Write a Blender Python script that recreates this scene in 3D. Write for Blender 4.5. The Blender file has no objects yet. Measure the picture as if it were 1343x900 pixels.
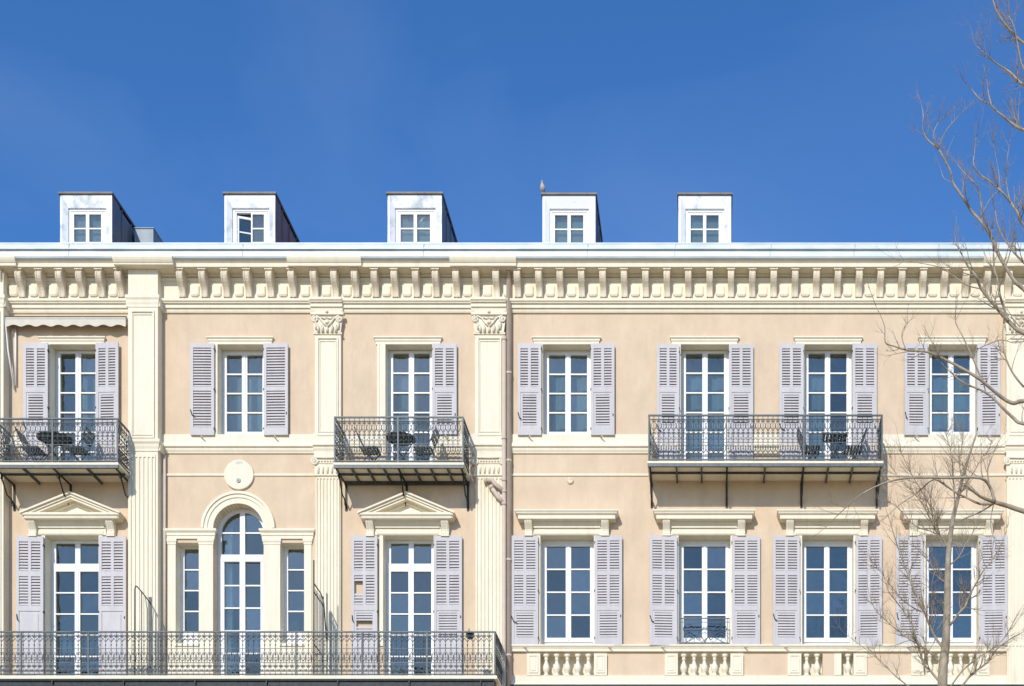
import bpy, math, random
from mathutils import Vector, Matrix
random.seed(7)
R = math.radians
SC = bpy.context.scene
COL = SC.collection
# ------------------------------------------------------------------ camera
DIST, FPX, CX, CY, EYE = 30.0, 1800.0, 935.0, 1440.0, 1.65   # metres to the facade, focal in photo pixels, vanishing point
cd = bpy.data.cameras.new('camera'); cam = bpy.data.objects.new('camera', cd); COL.objects.link(cam)
cam.location = (0, -DIST, EYE); cam.rotation_euler = (R(90), 0, 0)
cd.sensor_width = 36; cd.sensor_fit = 'HORIZONTAL'; cd.lens = 36 * FPX / 1343
cd.shift_x = (671.5 - CX) / 1343; cd.shift_y = (CY - 450) / 1343
cd.clip_end = 3000; cd.clip_start = .1
SC.camera = cam
# ------------------------------------------------------------------ light
SUN = Vector((.25, 1, -.62)).normalized()
el = math.asin(-SUN.z); az = math.atan2(-SUN.x, -SUN.y)
w = bpy.data.worlds.new('World'); SC.world = w; w.use_nodes = True
nt = w.node_tree; nt.nodes.clear()
sky = nt.nodes.new('ShaderNodeTexSky'); sky.sky_type = 'NISHITA'; sky.sun_disc = False
sky.sun_elevation = el; sky.sun_rotation = az; sky.altitude = 0; sky.air_density = 1.0; sky.dust_density = .2; sky.ozone_density = 6.0
hsv = nt.nodes.new('ShaderNodeHueSaturation'); hsv.inputs['Saturation'].default_value = 1.16; hsv.inputs['Hue'].default_value = .505
tc = nt.nodes.new('ShaderNodeTexCoord'); mp = nt.nodes.new('ShaderNodeMapping'); mp.inputs['Scale'].default_value = (1.2, 1.2, 3.2); mp.inputs['Rotation'].default_value = (0, R(25), 0)
nz = nt.nodes.new('ShaderNodeTexNoise'); nz.inputs['Scale'].default_value = 2.2; nz.inputs['Detail'].default_value = 7; nz.inputs['Distortion'].default_value = .6
rp = nt.nodes.new('ShaderNodeValToRGB'); rp.color_ramp.elements[0].position = .48; rp.color_ramp.elements[1].position = .85
rp.color_ramp.elements[1].color = (.07, .07, .07, 1)
mx = nt.nodes.new('ShaderNodeMixRGB'); mx.inputs[2].default_value = (6, 6.6, 7.4, 1)      # thin cirrus
bg = nt.nodes.new('ShaderNodeBackground'); bg.inputs['Strength'].default_value = .143
out = nt.nodes.new('ShaderNodeOutputWorld')
L = nt.links.new
L(sky.outputs[0], hsv.inputs['Color']); L(hsv.outputs[0], mx.inputs[1]); L(tc.outputs['Generated'], mp.inputs[0]); L(mp.outputs[0], nz.inputs['Vector'])
L(nz.outputs['Fac'], rp.inputs[0]); L(rp.outputs[0], mx.inputs[0]); L(mx.outputs[0], bg.inputs['Color']); L(bg.outputs[0], out.inputs['Surface'])
sd = bpy.data.lights.new('sun', 'SUN'); sd.energy = 2.9; sd.angle = R(.53); sd.color = (1, .94, .84)
so = bpy.data.objects.new('sun', sd); COL.objects.link(so); so.rotation_euler = SUN.to_track_quat('-Z', 'Y').to_euler(); so.location = (-20, -60, 60)
SC.view_settings.view_transform = 'Standard'; SC.view_settings.look = 'None'; SC.view_settings.gamma = 1; SC.view_settings.use_curve_mapping = False
SC.view_settings.exposure = .34

# ------------------------------------------------------------------ helpers
def X(px, y=0.0): return (px - CX) * (DIST + y) / FPX
def Z(py, y=0.0): return EYE + (CY - py) * (DIST + y) / FPX
def P(px, py, y=0.0): return Vector((X(px, y), y, Z(py, y)))

def ramp_mat(name, c1, c2, scale=3, rough=.8, metal=0, stretch=(1, 1, 1), bump=.0, bscale=60, c3=None, lo=.35, hi=.7, spec=.3, streak=None, rnd=0):
    m = bpy.data.materials.new(name); m.use_nodes = True; n = m.node_tree; b = n.nodes['Principled BSDF']
    b.inputs['Roughness'].default_value = rough; b.inputs['Metallic'].default_value = metal; b.inputs['Specular IOR Level'].default_value = spec
    t = n.nodes.new('ShaderNodeNewGeometry'); mpg = n.nodes.new('ShaderNodeMapping'); mpg.inputs['Scale'].default_value = stretch
    k = n.nodes.new('ShaderNodeTexNoise'); k.inputs['Scale'].default_value = scale; k.inputs['Detail'].default_value = 6; k.inputs['Roughness'].default_value = .65
    r = n.nodes.new('ShaderNodeValToRGB'); r.color_ramp.elements[0].position = lo; r.color_ramp.elements[1].position = hi
    r.color_ramp.elements[0].color = (*c1, 1); r.color_ramp.elements[1].color = (*c2, 1)
    n.links.new(t.outputs['Position'], mpg.inputs[0]); n.links.new(mpg.outputs[0], k.inputs['Vector']); n.links.new(k.outputs['Fac'], r.inputs[0])
    src = r.outputs[0]
    if c3:                                                            # sparse stains with a shape of their own
        k2 = n.nodes.new('ShaderNodeTexNoise'); k2.inputs['Scale'].default_value = .9; k2.inputs['Detail'].default_value = 9; k2.inputs['Roughness'].default_value = .7
        mp2 = n.nodes.new('ShaderNodeMapping'); mp2.inputs['Scale'].default_value = (2.2, 1, .7); mp2.inputs['Location'].default_value = (3, 1, 7)
        r2 = n.nodes.new('ShaderNodeValToRGB'); r2.color_ramp.elements[0].position = .56; r2.color_ramp.elements[1].position = .74
        r2.color_ramp.elements[1].color = (.75, .75, .75, 1)
        x2 = n.nodes.new('ShaderNodeMixRGB'); x2.inputs[2].default_value = (*c3, 1)
        n.links.new(t.outputs['Position'], mp2.inputs[0]); n.links.new(mp2.outputs[0], k2.inputs['Vector']); n.links.new(k2.outputs['Fac'], r2.inputs[0])
        n.links.new(r2.outputs[0], x2.inputs[0]); n.links.new(src, x2.inputs[1]); src = x2.outputs[0]
    if streak:                                                        # rain runs and grime, long in z
        k3 = n.nodes.new('ShaderNodeTexNoise'); k3.inputs['Scale'].default_value = 1; k3.inputs['Detail'].default_value = 5; k3.inputs['Roughness'].default_value = .6
        mp3 = n.nodes.new('ShaderNodeMapping'); mp3.inputs['Scale'].default_value = (6.5, 2, .45); mp3.inputs['Location'].default_value = (11, 4, 2)
        r3 = n.nodes.new('ShaderNodeValToRGB'); r3.color_ramp.elements[0].position = .54; r3.color_ramp.elements[1].position = .78
        r3.color_ramp.elements[1].color = (streak[1],)*3 + (1,)
        x3 = n.nodes.new('ShaderNodeMixRGB'); x3.inputs[2].default_value = (*streak[0], 1)
        n.links.new(t.outputs['Position'], mp3.inputs[0]); n.links.new(mp3.outputs[0], k3.inputs['Vector']); n.links.new(k3.outputs['Fac'], r3.inputs[0])
        n.links.new(r3.outputs[0], x3.inputs[0]); n.links.new(src, x3.inputs[1]); src = x3.outputs[0]
    if rnd:
        oi = n.nodes.new('ShaderNodeObjectInfo'); mr = n.nodes.new('ShaderNodeMapRange'); mr.inputs['To Min'].default_value = 1-rnd; mr.inputs['To Max'].default_value = 1+rnd
        hv = n.nodes.new('ShaderNodeHueSaturation'); n.links.new(oi.outputs['Random'], mr.inputs[0]); n.links.new(mr.outputs[0], hv.inputs['Value']); n.links.new(src, hv.inputs['Color']); src = hv.outputs[0]
    n.links.new(src, b.inputs['Base Color'])
    if bump:
        kb = n.nodes.new('ShaderNodeTexNoise'); kb.inputs['Scale'].default_value = bscale; kb.inputs['Detail'].default_value = 4
        bm_ = n.nodes.new('ShaderNodeBump'); bm_.inputs['Strength'].default_value = bump; bm_.inputs['Distance'].default_value = .01
        n.links.new(t.outputs['Position'], kb.inputs['Vector']); n.links.new(kb.outputs['Fac'], bm_.inputs['Height']); n.links.new(bm_.outputs[0], b.inputs['Normal'])
    return m

M = {}
M['beige'] = ramp_mat('beige_render', (.615, .48, .335), (.705, .555, .395), 2.2, .9, bump=.35, bscale=45, c3=(.55, .425, .31), stretch=(1, 1, .6), streak=((.54, .425, .31), .38))
M['cream'] = ramp_mat('cream_stucco', (.78, .71, .555), (.825, .76, .605), 4, .85, bump=.12, bscale=50, c3=(.71, .63, .46), stretch=(1.6, 1, .5), streak=((.62, .545, .40), .45))
M['stone'] = ramp_mat('weathered_modillion', (.60, .51, .375), (.79, .71, .55), 9, .85, stretch=(3, 1, .4), bump=.2, bscale=60, rnd=.06)
M['shutter'] = ramp_mat('lavender_grey_paint', (.515, .49, .495), (.575, .55, .545), 5, .6, stretch=(2, 1, .5), c3=(.48, .455, .455), streak=((.43, .41, .40), .4), rnd=.035)
M['white'] = ramp_mat('white_window_paint', (.78, .78, .77), (.83, .83, .82), 4, .45)
M['zinc'] = ramp_mat('zinc_sheet', (.50, .575, .61), (.68, .725, .73), 2.2, .5, .1, stretch=(.7, 1, 2.5), c3=(.46, .55, .60), spec=.4)
M['zincworn'] = ramp_mat('worn_zinc_sheet', (.47, .52, .54), (.80, .81, .80), 2.6, .5, .1, stretch=(1.3, 1, 1.2), lo=.34, hi=.50, spec=.5)
M['zincpaint'] = ramp_mat('peeling_white_paint', (.50, .40, .33), (.80, .80, .79), 5.5, .6, 0, stretch=(1, 1, 2.2), lo=.30, hi=.37)
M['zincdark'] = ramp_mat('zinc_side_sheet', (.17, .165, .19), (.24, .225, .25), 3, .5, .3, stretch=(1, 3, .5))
M['zincgrey'] = ramp_mat('dull_zinc', (.27, .32, .35), (.36, .41, .44), 3, .6, .1)
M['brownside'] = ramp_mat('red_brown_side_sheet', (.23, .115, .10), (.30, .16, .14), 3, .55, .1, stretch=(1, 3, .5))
M['roof'] = ramp_mat('zinc_roof', (.25, .27, .29), (.33, .35, .37), 2, .5, .3)
M['copper'] = ramp_mat('brown_edge_metal', (.13, .125, .125), (.2, .19, .19), 5, .6, .2)
M['iron'] = ramp_mat('blue_grey_iron', (.055, .07, .076), (.105, .125, .135), 12, .5, .2, spec=.5)
M['irondark'] = ramp_mat('dark_iron', (.022, .026, .028), (.048, .055, .057), 12, .55, .2)
M['green'] = ramp_mat('dark_green_enamel', (.018, .03, .028), (.035, .05, .045), 9, .4, spec=.5)
M['pipe'] = ramp_mat('painted_drainpipe', (.56, .46, .36), (.62, .52, .42), 5, .6, c3=(.5, .42, .35))
M['awning'] = ramp_mat('off_white_canvas', (.60, .55, .45), (.68, .63, .52), 6, .85)
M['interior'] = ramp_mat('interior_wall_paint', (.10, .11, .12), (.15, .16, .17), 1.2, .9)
M['curtain'] = ramp_mat('pale_curtain', (.70, .76, .78), (.82, .86, .86), 4, .9, stretch=(9, 1, .3))
M['net'] = ramp_mat('grey_net_curtain', (.60, .61, .60), (.74, .75, .73), 3, .9, stretch=(5, 1, .4))
M['paving'] = ramp_mat('pale_paving', (.31, .235, .14), (.39, .30, .185), .6, .9, bump=.3, bscale=8)
M['bark'] = ramp_mat('grey_tan_bark', (.25, .205, .15), (.46, .39, .29), 7, .9, stretch=(1, 1, .6), bump=.6, bscale=40, c3=(.36, .27, .10))
M['twig'] = ramp_mat('tan_twig_bark', (.24, .185, .125), (.39, .31, .215), 5, .85)
M['bird'] = ramp_mat('pigeon_feathers', (.42, .36, .34), (.60, .53, .50), 14, .8)
M['ink'] = ramp_mat('faded_inscription', (.5, .5, .46), (.6, .6, .55), 9, .9)
M['red'] = ramp_mat('red_cloth', (.30, .035, .03), (.4, .06, .05), 6, .8)

def glass_mat(name='window_glass', refl=.11, tint=(.60, .70, .74), wav=.12):
    m = bpy.data.materials.new(name); m.use_nodes = True; n = m.node_tree; n.nodes.clear()
    o = n.nodes.new('ShaderNodeOutputMaterial'); g = n.nodes.new('ShaderNodeBsdfGlossy'); g.inputs['Roughness'].default_value = .015; g.inputs['Color'].default_value = (1, .93, .76, 1)
    t = n.nodes.new('ShaderNodeBsdfTransparent'); t.inputs['Color'].default_value = (*tint, 1)
    fr = n.nodes.new('ShaderNodeFresnel'); fr.inputs['IOR'].default_value = 1.5
    ad = n.nodes.new('ShaderNodeMath'); ad.operation = 'ADD'; ad.inputs[1].default_value = refl; ad.use_clamp = True
    mix = n.nodes.new('ShaderNodeMixShader'); ge = n.nodes.new('ShaderNodeNewGeometry')
    k = n.nodes.new('ShaderNodeTexNoise'); k.inputs['Scale'].default_value = 3.5; k.inputs['Detail'].default_value = 2
    b = n.nodes.new('ShaderNodeBump'); b.inputs['Strength'].default_value = wav; b.inputs['Distance'].default_value = .05
    l = n.links.new
    l(ge.outputs['Position'], k.inputs['Vector']); l(k.outputs['Fac'], b.inputs['Height']); l(b.outputs[0], g.inputs['Normal'])
    oi = n.nodes.new('ShaderNodeObjectInfo'); mr = n.nodes.new('ShaderNodeMapRange'); mr.inputs['To Min'].default_value = refl-.045; mr.inputs['To Max'].default_value = refl+.055
    l(oi.outputs['Random'], mr.inputs[0]); l(mr.outputs[0], ad.inputs[1])
    l(fr.outputs[0], ad.inputs[0]); l(ad.outputs[0], mix.inputs[0]); l(t.outputs[0], mix.inputs[1]); l(g.outputs[0], mix.inputs[2]); l(mix.outputs[0], o.inputs[0])
    return m
M['glass'] = glass_mat()

class MB:
    def __init__(s): s.v = []; s.f = []; s.sm = []
    def add(s, vs, fs, smooth=False):
        o = len(s.v); s.v += [tuple(v) for v in vs]
        for f in fs: s.f.append([i + o for i in f]); s.sm.append(smooth)
    def box(s, x0, x1, y0, y1, z0, z1):
        if x0 > x1: x0, x1 = x1, x0
        if y0 > y1: y0, y1 = y1, y0
        if z0 > z1: z0, z1 = z1, z0
        s.add([(x0,y0,z0),(x1,y0,z0),(x1,y1,z0),(x0,y1,z0),(x0,y0,z1),(x1,y0,z1),(x1,y1,z1),(x0,y1,z1)],
              [(0,3,2,1),(4,5,6,7),(0,1,5,4),(1,2,6,5),(2,3,7,6),(3,0,4,7)])
    def prism_y(s, poly, y0, y1):              # poly in (x, z), extruded along y
        n = len(poly); s.add([(x, y0, z) for x, z in poly] + [(x, y1, z) for x, z in poly],
            [tuple(range(n)), tuple(range(2*n-1, n-1, -1))] + [(i, i+n, (i+1) % n + n, (i+1) % n) for i in range(n)])
    def prism_x(s, prof, x0, x1, smooth=False):              # prof in (y, z), extruded along x
        n = len(prof); s.add([(x0, y, z) for y, z in prof] + [(x1, y, z) for y, z in prof],
            [tuple(range(n)), tuple(range(2*n-1, n-1, -1))]); o = len(s.v) - 2*n
        for i in range(n): s.f.append([o+i, o+i+n, o+(i+1) % n+n, o+(i+1) % n]); s.sm.append(smooth)
    def mold(s, a, b, prof, y0=0.0, ends=True):  # mitred moulding: prof of (projection, z) from top to bottom
        for (d1, z1), (d2, z2) in zip(prof, prof[1:]):
            e1, e2 = (d1, d2) if ends else (0, 0)
            s.add([(a-e1, y0-d1, z1), (b+e1, y0-d1, z1), (b+e2, y0-d2, z2), (a-e2, y0-d2, z2)], [(0, 3, 2, 1)])
            s.add([(a-e1, y0, z1), (a-e1, y0-d1, z1), (a-e2, y0-d2, z2), (a-e2, y0, z2)], [(0, 3, 2, 1)])
            s.add([(b+e1, y0-d1, z1), (b+e1, y0, z1), (b+e2, y0, z2), (b+e2, y0-d2, z2)], [(0, 3, 2, 1)])
    def tube(s, pts, rad, n=6, smooth=True, cap=True):
        pts = [Vector(p) for p in pts]
        rr = rad if isinstance(rad, (list, tuple)) else [rad] * len(pts)
        o = len(s.v); up = Vector((.31, .17, .93)); prev = None
        for i, p in enumerate(pts):
            t = (pts[min(i+1, len(pts)-1)] - pts[max(i-1, 0)])
            if t.length < 1e-9: t = Vector((0, 0, 1))
            t.normalize()
            if prev is None: u = t.cross(up); u = u if u.length > .05 else t.cross(Vector((1, 0, 0)))
            else: u = prev - t * prev.dot(t)
            u.normalize(); prev = u; vv = t.cross(u)
            for k in range(n):
                a = 2 * math.pi * (k + .5) / n; s.v.append(tuple(p + (u * math.cos(a) + vv * math.sin(a)) * rr[i]))
        for i in range(len(pts) - 1):
            for k in range(n):
                s.f.append([o+i*n+k, o+i*n+(k+1) % n, o+(i+1)*n+(k+1) % n, o+(i+1)*n+k]); s.sm.append(smooth)
        if cap:
            s.f.append([o+k for k in range(n)][::-1]); s.sm.append(False)
            e = o + (len(pts)-1)*n; s.f.append([e+k for k in range(n)]); s.sm.append(False)
    def lathe(s, prof, c, n=16, axis='z', smooth=True):   # prof of (r, h)
        o = len(s.v)
        for r, h in prof:
            for k in range(n):
                a = 2*math.pi*k/n
                if axis == 'z': s.v.append((c[0]+r*math.cos(a), c[1]+r*math.sin(a), c[2]+h))
                else: s.v.append((c[0]+r*math.cos(a), c[1]-h, c[2]+r*math.sin(a)))
        for i in range(len(prof)-1):
            for k in range(n):
                s.f.append([o+i*n+k, o+i*n+(k+1) % n, o+(i+1)*n+(k+1) % n, o+(i+1)*n+k]); s.sm.append(smooth)
        s.f.append([o+k for k in range(n)][::-1]); s.sm.append(False)
        e = o+(len(prof)-1)*n; s.f.append([e+k for k in range(n)]); s.sm.append(False)
    def mesh(s, name, mat):
        me = bpy.data.meshes.new(name)
        fs = []; sm = []
        for f, q in zip(s.f, s.sm):
            g = [i for j, i in enumerate(f) if s.v[i] != s.v[f[j-1]]]
            if len(set(g)) >= 3: fs.append(g); sm.append(q)
        me.from_pydata(s.v, [], fs); me.polygons.foreach_set('use_smooth', sm); me.materials.append(mat); me.update()
        return me
    def build(s, name, mat, parent=None):
        return link(name, s.mesh(name, M[mat] if isinstance(mat, str) else mat), parent)

def link(name, data, parent=None, loc=None, rot=None, scale=None):
    o = bpy.data.objects.new(name, data); COL.objects.link(o)
    if parent: o.parent = parent
    if loc is not None: o.location = loc
    if rot is not None: o.rotation_euler = rot
    if scale is not None: o.scale = scale
    return o
def fix_normals(o):
    import bmesh
    b = bmesh.new(); b.from_mesh(o.data); bmesh.ops.recalc_face_normals(b, faces=b.faces); b.to_mesh(o.data); b.free()
def tag(o, label=None, cat=None, group=None, kind=None):
    if label: o['label'] = label
    if cat: o['category'] = cat
    if group: o['group'] = group
    if kind: o['kind'] = kind
    return o
UNIT = {}
def unit_box(mat):
    if mat not in UNIT:
        m = MB(); m.box(-.5, .5, -.5, .5, -.5, .5); UNIT[mat] = m.mesh('unit_' + mat, M[mat])
    return UNIT[mat]
def spiral(c, r0, r1, a0, turns, n=12, sx=1):     # scroll in the xz plane
    return [Vector((c[0] + sx*(r0+(r1-r0)*i/n)*math.cos(a0+turns*2*math.pi*i/n), c[1], c[2] + (r0+(r1-r0)*i/n)*math.sin(a0+turns*2*math.pi*i/n))) for i in range(n+1)]

# ------------------------------------------------------------------ ground
g = MB(); g.add([(-900, -900, 0), (900, -900, 0), (900, 900, 0), (-900, 900, 0)], [(0, 1, 2, 3)])
tag(g.build('ground', 'paving'), kind='structure')

# ------------------------------------------------------------------ building
B = link('townhouse', None); B.location = (0, 0, 0)
tag(B, 'long beige and cream townhouse with lavender shutters, iron balconies and zinc dormers', 'building')
WL, WR = X(-260), X(1700)
TOP = Z(352)
REC = .25
# openings: px left, right, top, bottom
UP = {'W1': (66, 126, 452, 627), 'W2': (286, 346, 452, 571), 'W3': (506, 567, 452, 627), 'W4': (712, 775, 452, 571),
      'W5': (893, 956, 452, 627), 'W6': (1055, 1118, 452, 627), 'W7': (1218, 1281, 452, 571)}
LO = {'L1': (60, 130, 703, 906), 'L3': (503, 569, 703, 906), 'L4': (709, 779, 703, 848), 'L5': (890, 958, 703, 848),
      'L6': (1052, 1119, 703, 848), 'L7': (1214, 1283, 703, 848),
      'SA': (231, 261, 712, 845), 'SB': (368, 399, 712, 845), 'SC': (280, 346, 661, 906)}
NI = [(708.5, 779, 857.5, 886), (889, 958, 857.5, 886), (1051, 1079, 857.5, 886), (1103.5, 1119.5, 857.5, 886), (1212, 1281, 857.5, 886)]
OPEN = list(UP.values()) + list(LO.values()) + NI
xs = sorted({WL, WR} | {X(o[0]) for o in OPEN} | {X(o[1]) for o in OPEN})
zs = sorted({0.0, TOP} | {Z(o[2]) for o in OPEN} | {Z(o[3]) for o in OPEN})
wall = MB()
for i in range(len(xs)-1):
    for j in range(len(zs)-1):
        cx, cz = (xs[i]+xs[i+1])/2, (zs[j]+zs[j+1])/2
        if any(X(o[0]) < cx < X(o[1]) and Z(o[3]) < cz < Z(o[2]) for o in OPEN): continue
        wall.add([(xs[i], 0, zs[j]), (xs[i+1], 0, zs[j]), (xs[i+1], 0, zs[j+1]), (xs[i], 0, zs[j+1])], [(0, 1, 2, 3)])
for k, o in list(UP.items()) + list(LO.items()) + [('NI', o) for o in NI]:
    a, b, t, d = X(o[0]), X(o[1]), Z(o[2]), Z(o[3]); D = .34
    rv = MB()
    if k != 'SC':
        rv.add([(a, 0, d), (a, D, d), (a, D, t), (a, 0, t)], [(0, 1, 2, 3)])
        rv.add([(b, 0, d), (b, D, d), (b, D, t), (b, 0, t)], [(3, 2, 1, 0)])
        rv.add([(a, 0, t), (a, D, t), (b, D, t), (b, 0, t)], [(0, 1, 2, 3)])
    rv.add([(a, 0, d), (a, D, d), (b, D, d), (b, 0, d)], [(3, 2, 1, 0)])
    rv.build('reveal', 'cream', B)
# arch head: opening SC is round-headed
a, b, t, d = X(280), X(346), Z(661), Z(906)
ar = (b-a)/2; acx = (a+b)/2; acz = t - ar
N = 24
arc = [(acx - ar*math.cos(math.pi*i/N), acz + ar*math.sin(math.pi*i/N)) for i in range(N+1)]
for i in range(N):
    (x0, z0), (x1, z1) = arc[i], arc[i+1]
    wall.add([(x0, 0, z0), (x1, 0, z1), (x1, 0, t), (x0, 0, t)], [(0, 1, 2, 3)])
    wall.add([(x0, 0, z0), (x1, 0, z1), (x1, .34, z1), (x0, .34, z0)], [(3, 2, 1, 0)])
for x in (a, b): wall.add([(x, 0, d), (x, .34, d), (x, .34, acz), (x, 0, acz)], [(0, 1, 2, 3)])
# side and back walls close the block
wall.add([(WL, 0, 0), (WL, 13, 0), (WL, 13, TOP), (WL, 0, TOP)], [(0, 1, 2, 3)])
wall.add([(WR, 0, 0), (WR, 13, 0), (WR, 13, TOP), (WR, 0, TOP)], [(3, 2, 1, 0)])
wall.add([(WL, 13, 0), (WR, 13, 0), (WR, 13, TOP), (WL, 13, TOP)], [(3, 2, 1, 0)])
wall.build('wall', 'beige', B)
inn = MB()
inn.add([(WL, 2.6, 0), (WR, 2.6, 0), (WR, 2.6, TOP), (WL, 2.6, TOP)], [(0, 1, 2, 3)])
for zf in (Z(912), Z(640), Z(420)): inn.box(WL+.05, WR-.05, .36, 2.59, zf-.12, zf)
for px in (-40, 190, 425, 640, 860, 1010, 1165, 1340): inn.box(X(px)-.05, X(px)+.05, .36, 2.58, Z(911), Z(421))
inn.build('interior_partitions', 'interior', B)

# ---- cornice, architrave, string courses
PIER = [(-44, 4.5, .25), (168, 207, .25)]
PIL = [(413, 447), (623, 661), (1320, 1357)]
co = MB()
yc = -.34
zs_ = Z(350, yc)                 # soffit height
zt = Z(338, yc)
prof = [(0, zt+.02), (.40, zt+.02), (.40, zt-.03), (.385, zt-.07), (.36, zt-.11), (.345, zt-.12), (.34, zs_), (0, zs_)]
co.mold(WL, WR, prof, 0, ends=False)
def brk(p0, p1, e):
    lo_ = .62*e                                              # nearer face, so its edges sit lower to line up under the gutter
    q = [(0, zt+.02-lo_)] + [(dd+e, zz-lo_*.9) for dd, zz in prof[1:-1]] + [(0, zs_-.003)]
    q[1] = (q[1][0], zt+.02-lo_); q[-2] = (q[-2][0], zs_-.003)
    co.mold(X(p0, -.38), X(p1, -.38), q, 0, ends=False)
brk(-120, 21, .05); brk(150, 228, .09); brk(377, 474, .045); brk(590, 677, .045); brk(1290, 1400, .045)
# frieze band behind modillions
co.box(WL, WR, -.04, .02, Z(392, -.04), zs_+.02)
co.box(WL, WR, -.07, -.038, Z(368, -.07), Z(364.5, -.07)); co.box(WL, WR, -.09, -.038, zs_-.055, zs_+.01)
cornice = co.build('cornice', 'cream', B)
ac = MB()
z1, z2, z3, z4 = Z(391.8, -.15), Z(397.5, -.12), Z(403.7, -.085), Z(410, -.04)
ac_prof = [(0, z1+.01), (.15, z1+.01), (.15, z1-.04), (.125, z1-.06), (.12, z2), (.085, z2), (.085, z3), (.05, z3), (.05, z4+.035), (.035, z4), (0, z4)]
ac.mold(WL, WR, ac_prof, 0, ends=False)
for p0, p1 in PIL: ac.mold(X(p0-4), X(p1+4), [(0, z1+.013)] + [(d_+.05, z_+(.003 if i < 1 else 0)) for i, (d_, z_) in enumerate(ac_prof[1:-1])] + [(0, z4-.003)], 0, ends=False)
ac.build('architrave', 'cream', B)

mod = MB()
H = zs_ - Z(391.5, -.08)
pf = [(0, 0), (.265, 0), (.265, -.045), (.245, -.05), (.27, -.075), (.283, -.11), (.28, -.16), (.262, -.21), (.228, -.26), (.185, -.305), (.148, -.35), (.122, -.40), (.11, -.45), (.108, -H), (0, -H)]
mod.prism_x([(-d_, z_) for d_, z_ in pf], -.068, .068)
mod.box(-.088, .088, -.285, -.001, -.034, -.002)
for sx in (-1, 1): mod.prism_x([(-d_*1.02-.004, z_) for d_, z_ in pf[3:-1]] + [(-.05, -H), (-.05, -.05)], sx*.046-.012, sx*.046+.012)
mme = mod.mesh('modillion', M['stone'])
pan = MB(); pw, ph = .095, .112
oct_ = [(-pw, ph), (-pw, -ph+.035), (-pw+.035, -ph), (pw-.035, -ph), (pw, -ph+.035), (pw, ph)]
pan.prism_y(oct_[::-1], -.034, 0)
pan.prism_y([(x*.84, z*.84) for x, z in oct_[::-1]], -.045, -.0335)
pme = pan.mesh('frieze_panel', M['cream'])
cof = MB(); cof.prism_y([(-.1, -.07), (-.07, -.1), (.07, -.1), (.1, -.07), (.1, .07), (.07, .1), (-.07, .1), (-.1, .07)], -.012, 0)
cme = cof.mesh('soffit_coffer', M['cream'])
lefts = [-59, -33, -7, 19.4, 46, 72.4, 98.8, 124.8, 150.2] + [231 + 29.2*i for i in range(7)] + [433, 460, 486, 512, 540, 566, 593, 619, 645.5] + [673.4 + 28.07*i for i in range(30)]
cs = [X(p+4.6, -.28) for p in lefts]
for i, x in enumerate(cs):
    link('modillion', mme, cornice, (x, -.035, zs_-.003))
    if i+1 < len(cs):
        xm = (x + cs[i+1]) / 2
        if cs[i+1]-x > .7: continue
        link('frieze_panel', pme, cornice, (xm, -.0395, Z(382.5, -.04)))
        link('soffit_coffer', cme, cornice, (xm, -.2, zs_-.004), (R(-90), 0, 0), (1.1, 1, .85))

# gutter and zinc fascia
gu = MB()
za, zb, zc, zd = Z(318, -.47), Z(326, -.49), Z(328.5, -.44), Z(338.5, -.43)
gprof = [(.25, za-.01), (.455, za), (.475, za-.008), (.475, za-.03), (.465, za-.035), (.485, zb+.02), (.485, zb), (.44, zb-.004), (.435, zc), (.445, zd+.03), (.43, zd), (0, zd-.004)]
gu.mold(WL, WR, gprof, 0, ends=False)
gutter = gu.build('gutter', 'zinc', B)
sm = MB()
for px in (90, 318, 555, 770, 885, 1010, 1120, 1230, 1262):
    sm = MB(); x_ = X(px, -.45)
    sm.box(x_-.006, x_+.006, -.4495, -.4, zd+.035, zc-.002); sm.box(x_+.014, x_+.026, -.4885, -.4, zb+.015, za-.04); sm.build('seam', 'zincgrey', gutter)


# roof
rf = MB(); zr = Z(322, -.4)
rf.add([(WL, -.3, zr), (WR, -.3, zr), (WR, 7, zr+1.3), (WL, 7, zr+1.3), (WR, 13, zr), (WL, 13, zr)], [(0, 1, 2, 3), (3, 2, 4, 5)])
roof = rf.build('roof', 'roof', B)

# string course between the storeys
st = MB()
s0, s1, s2 = Z(571), Z(583, -.05), Z(594.5, -.03)
sp = [(0, s0), (.045, s0), (.045, s1+.05), (.055, s1+.04), (.085, s1), (.095, s1-.03), (.095, s1-.06), (.06, s1-.08), (.055, s1-.12), (.03, s2+.015), (.03, s2), (0, s2)]
cuts = sorted((X(o[0]-6), X(o[1]+6)) for o in UP.values() if o[3] > 600)
edges = [WL] + [c for q in cuts for c in q] + [WR]
for i in range(0, len(edges), 2): st.mold(edges[i], edges[i+1], sp, 0, ends=False)
st.build('string_course', 'cream', B)
s5 = MB()
zz = Z(623.5)
for x0, x1 in ((X(4), X(60)), (X(132), X(166)), (X(213), X(298)), (X(332), X(411)), (X(448), X(500)), (X(573), X(622)), (X(663), X(887)), (X(962), X(1049)), (X(1124), WR)):
    s5.mold(x0, x1, [(0, zz+.03), (.022, zz+.025), (.03, zz+.005), (.022, zz-.02), (0, zz-.025)], 0, ends=False)
s5.build('thin_string_course', 'cream', B)
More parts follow.
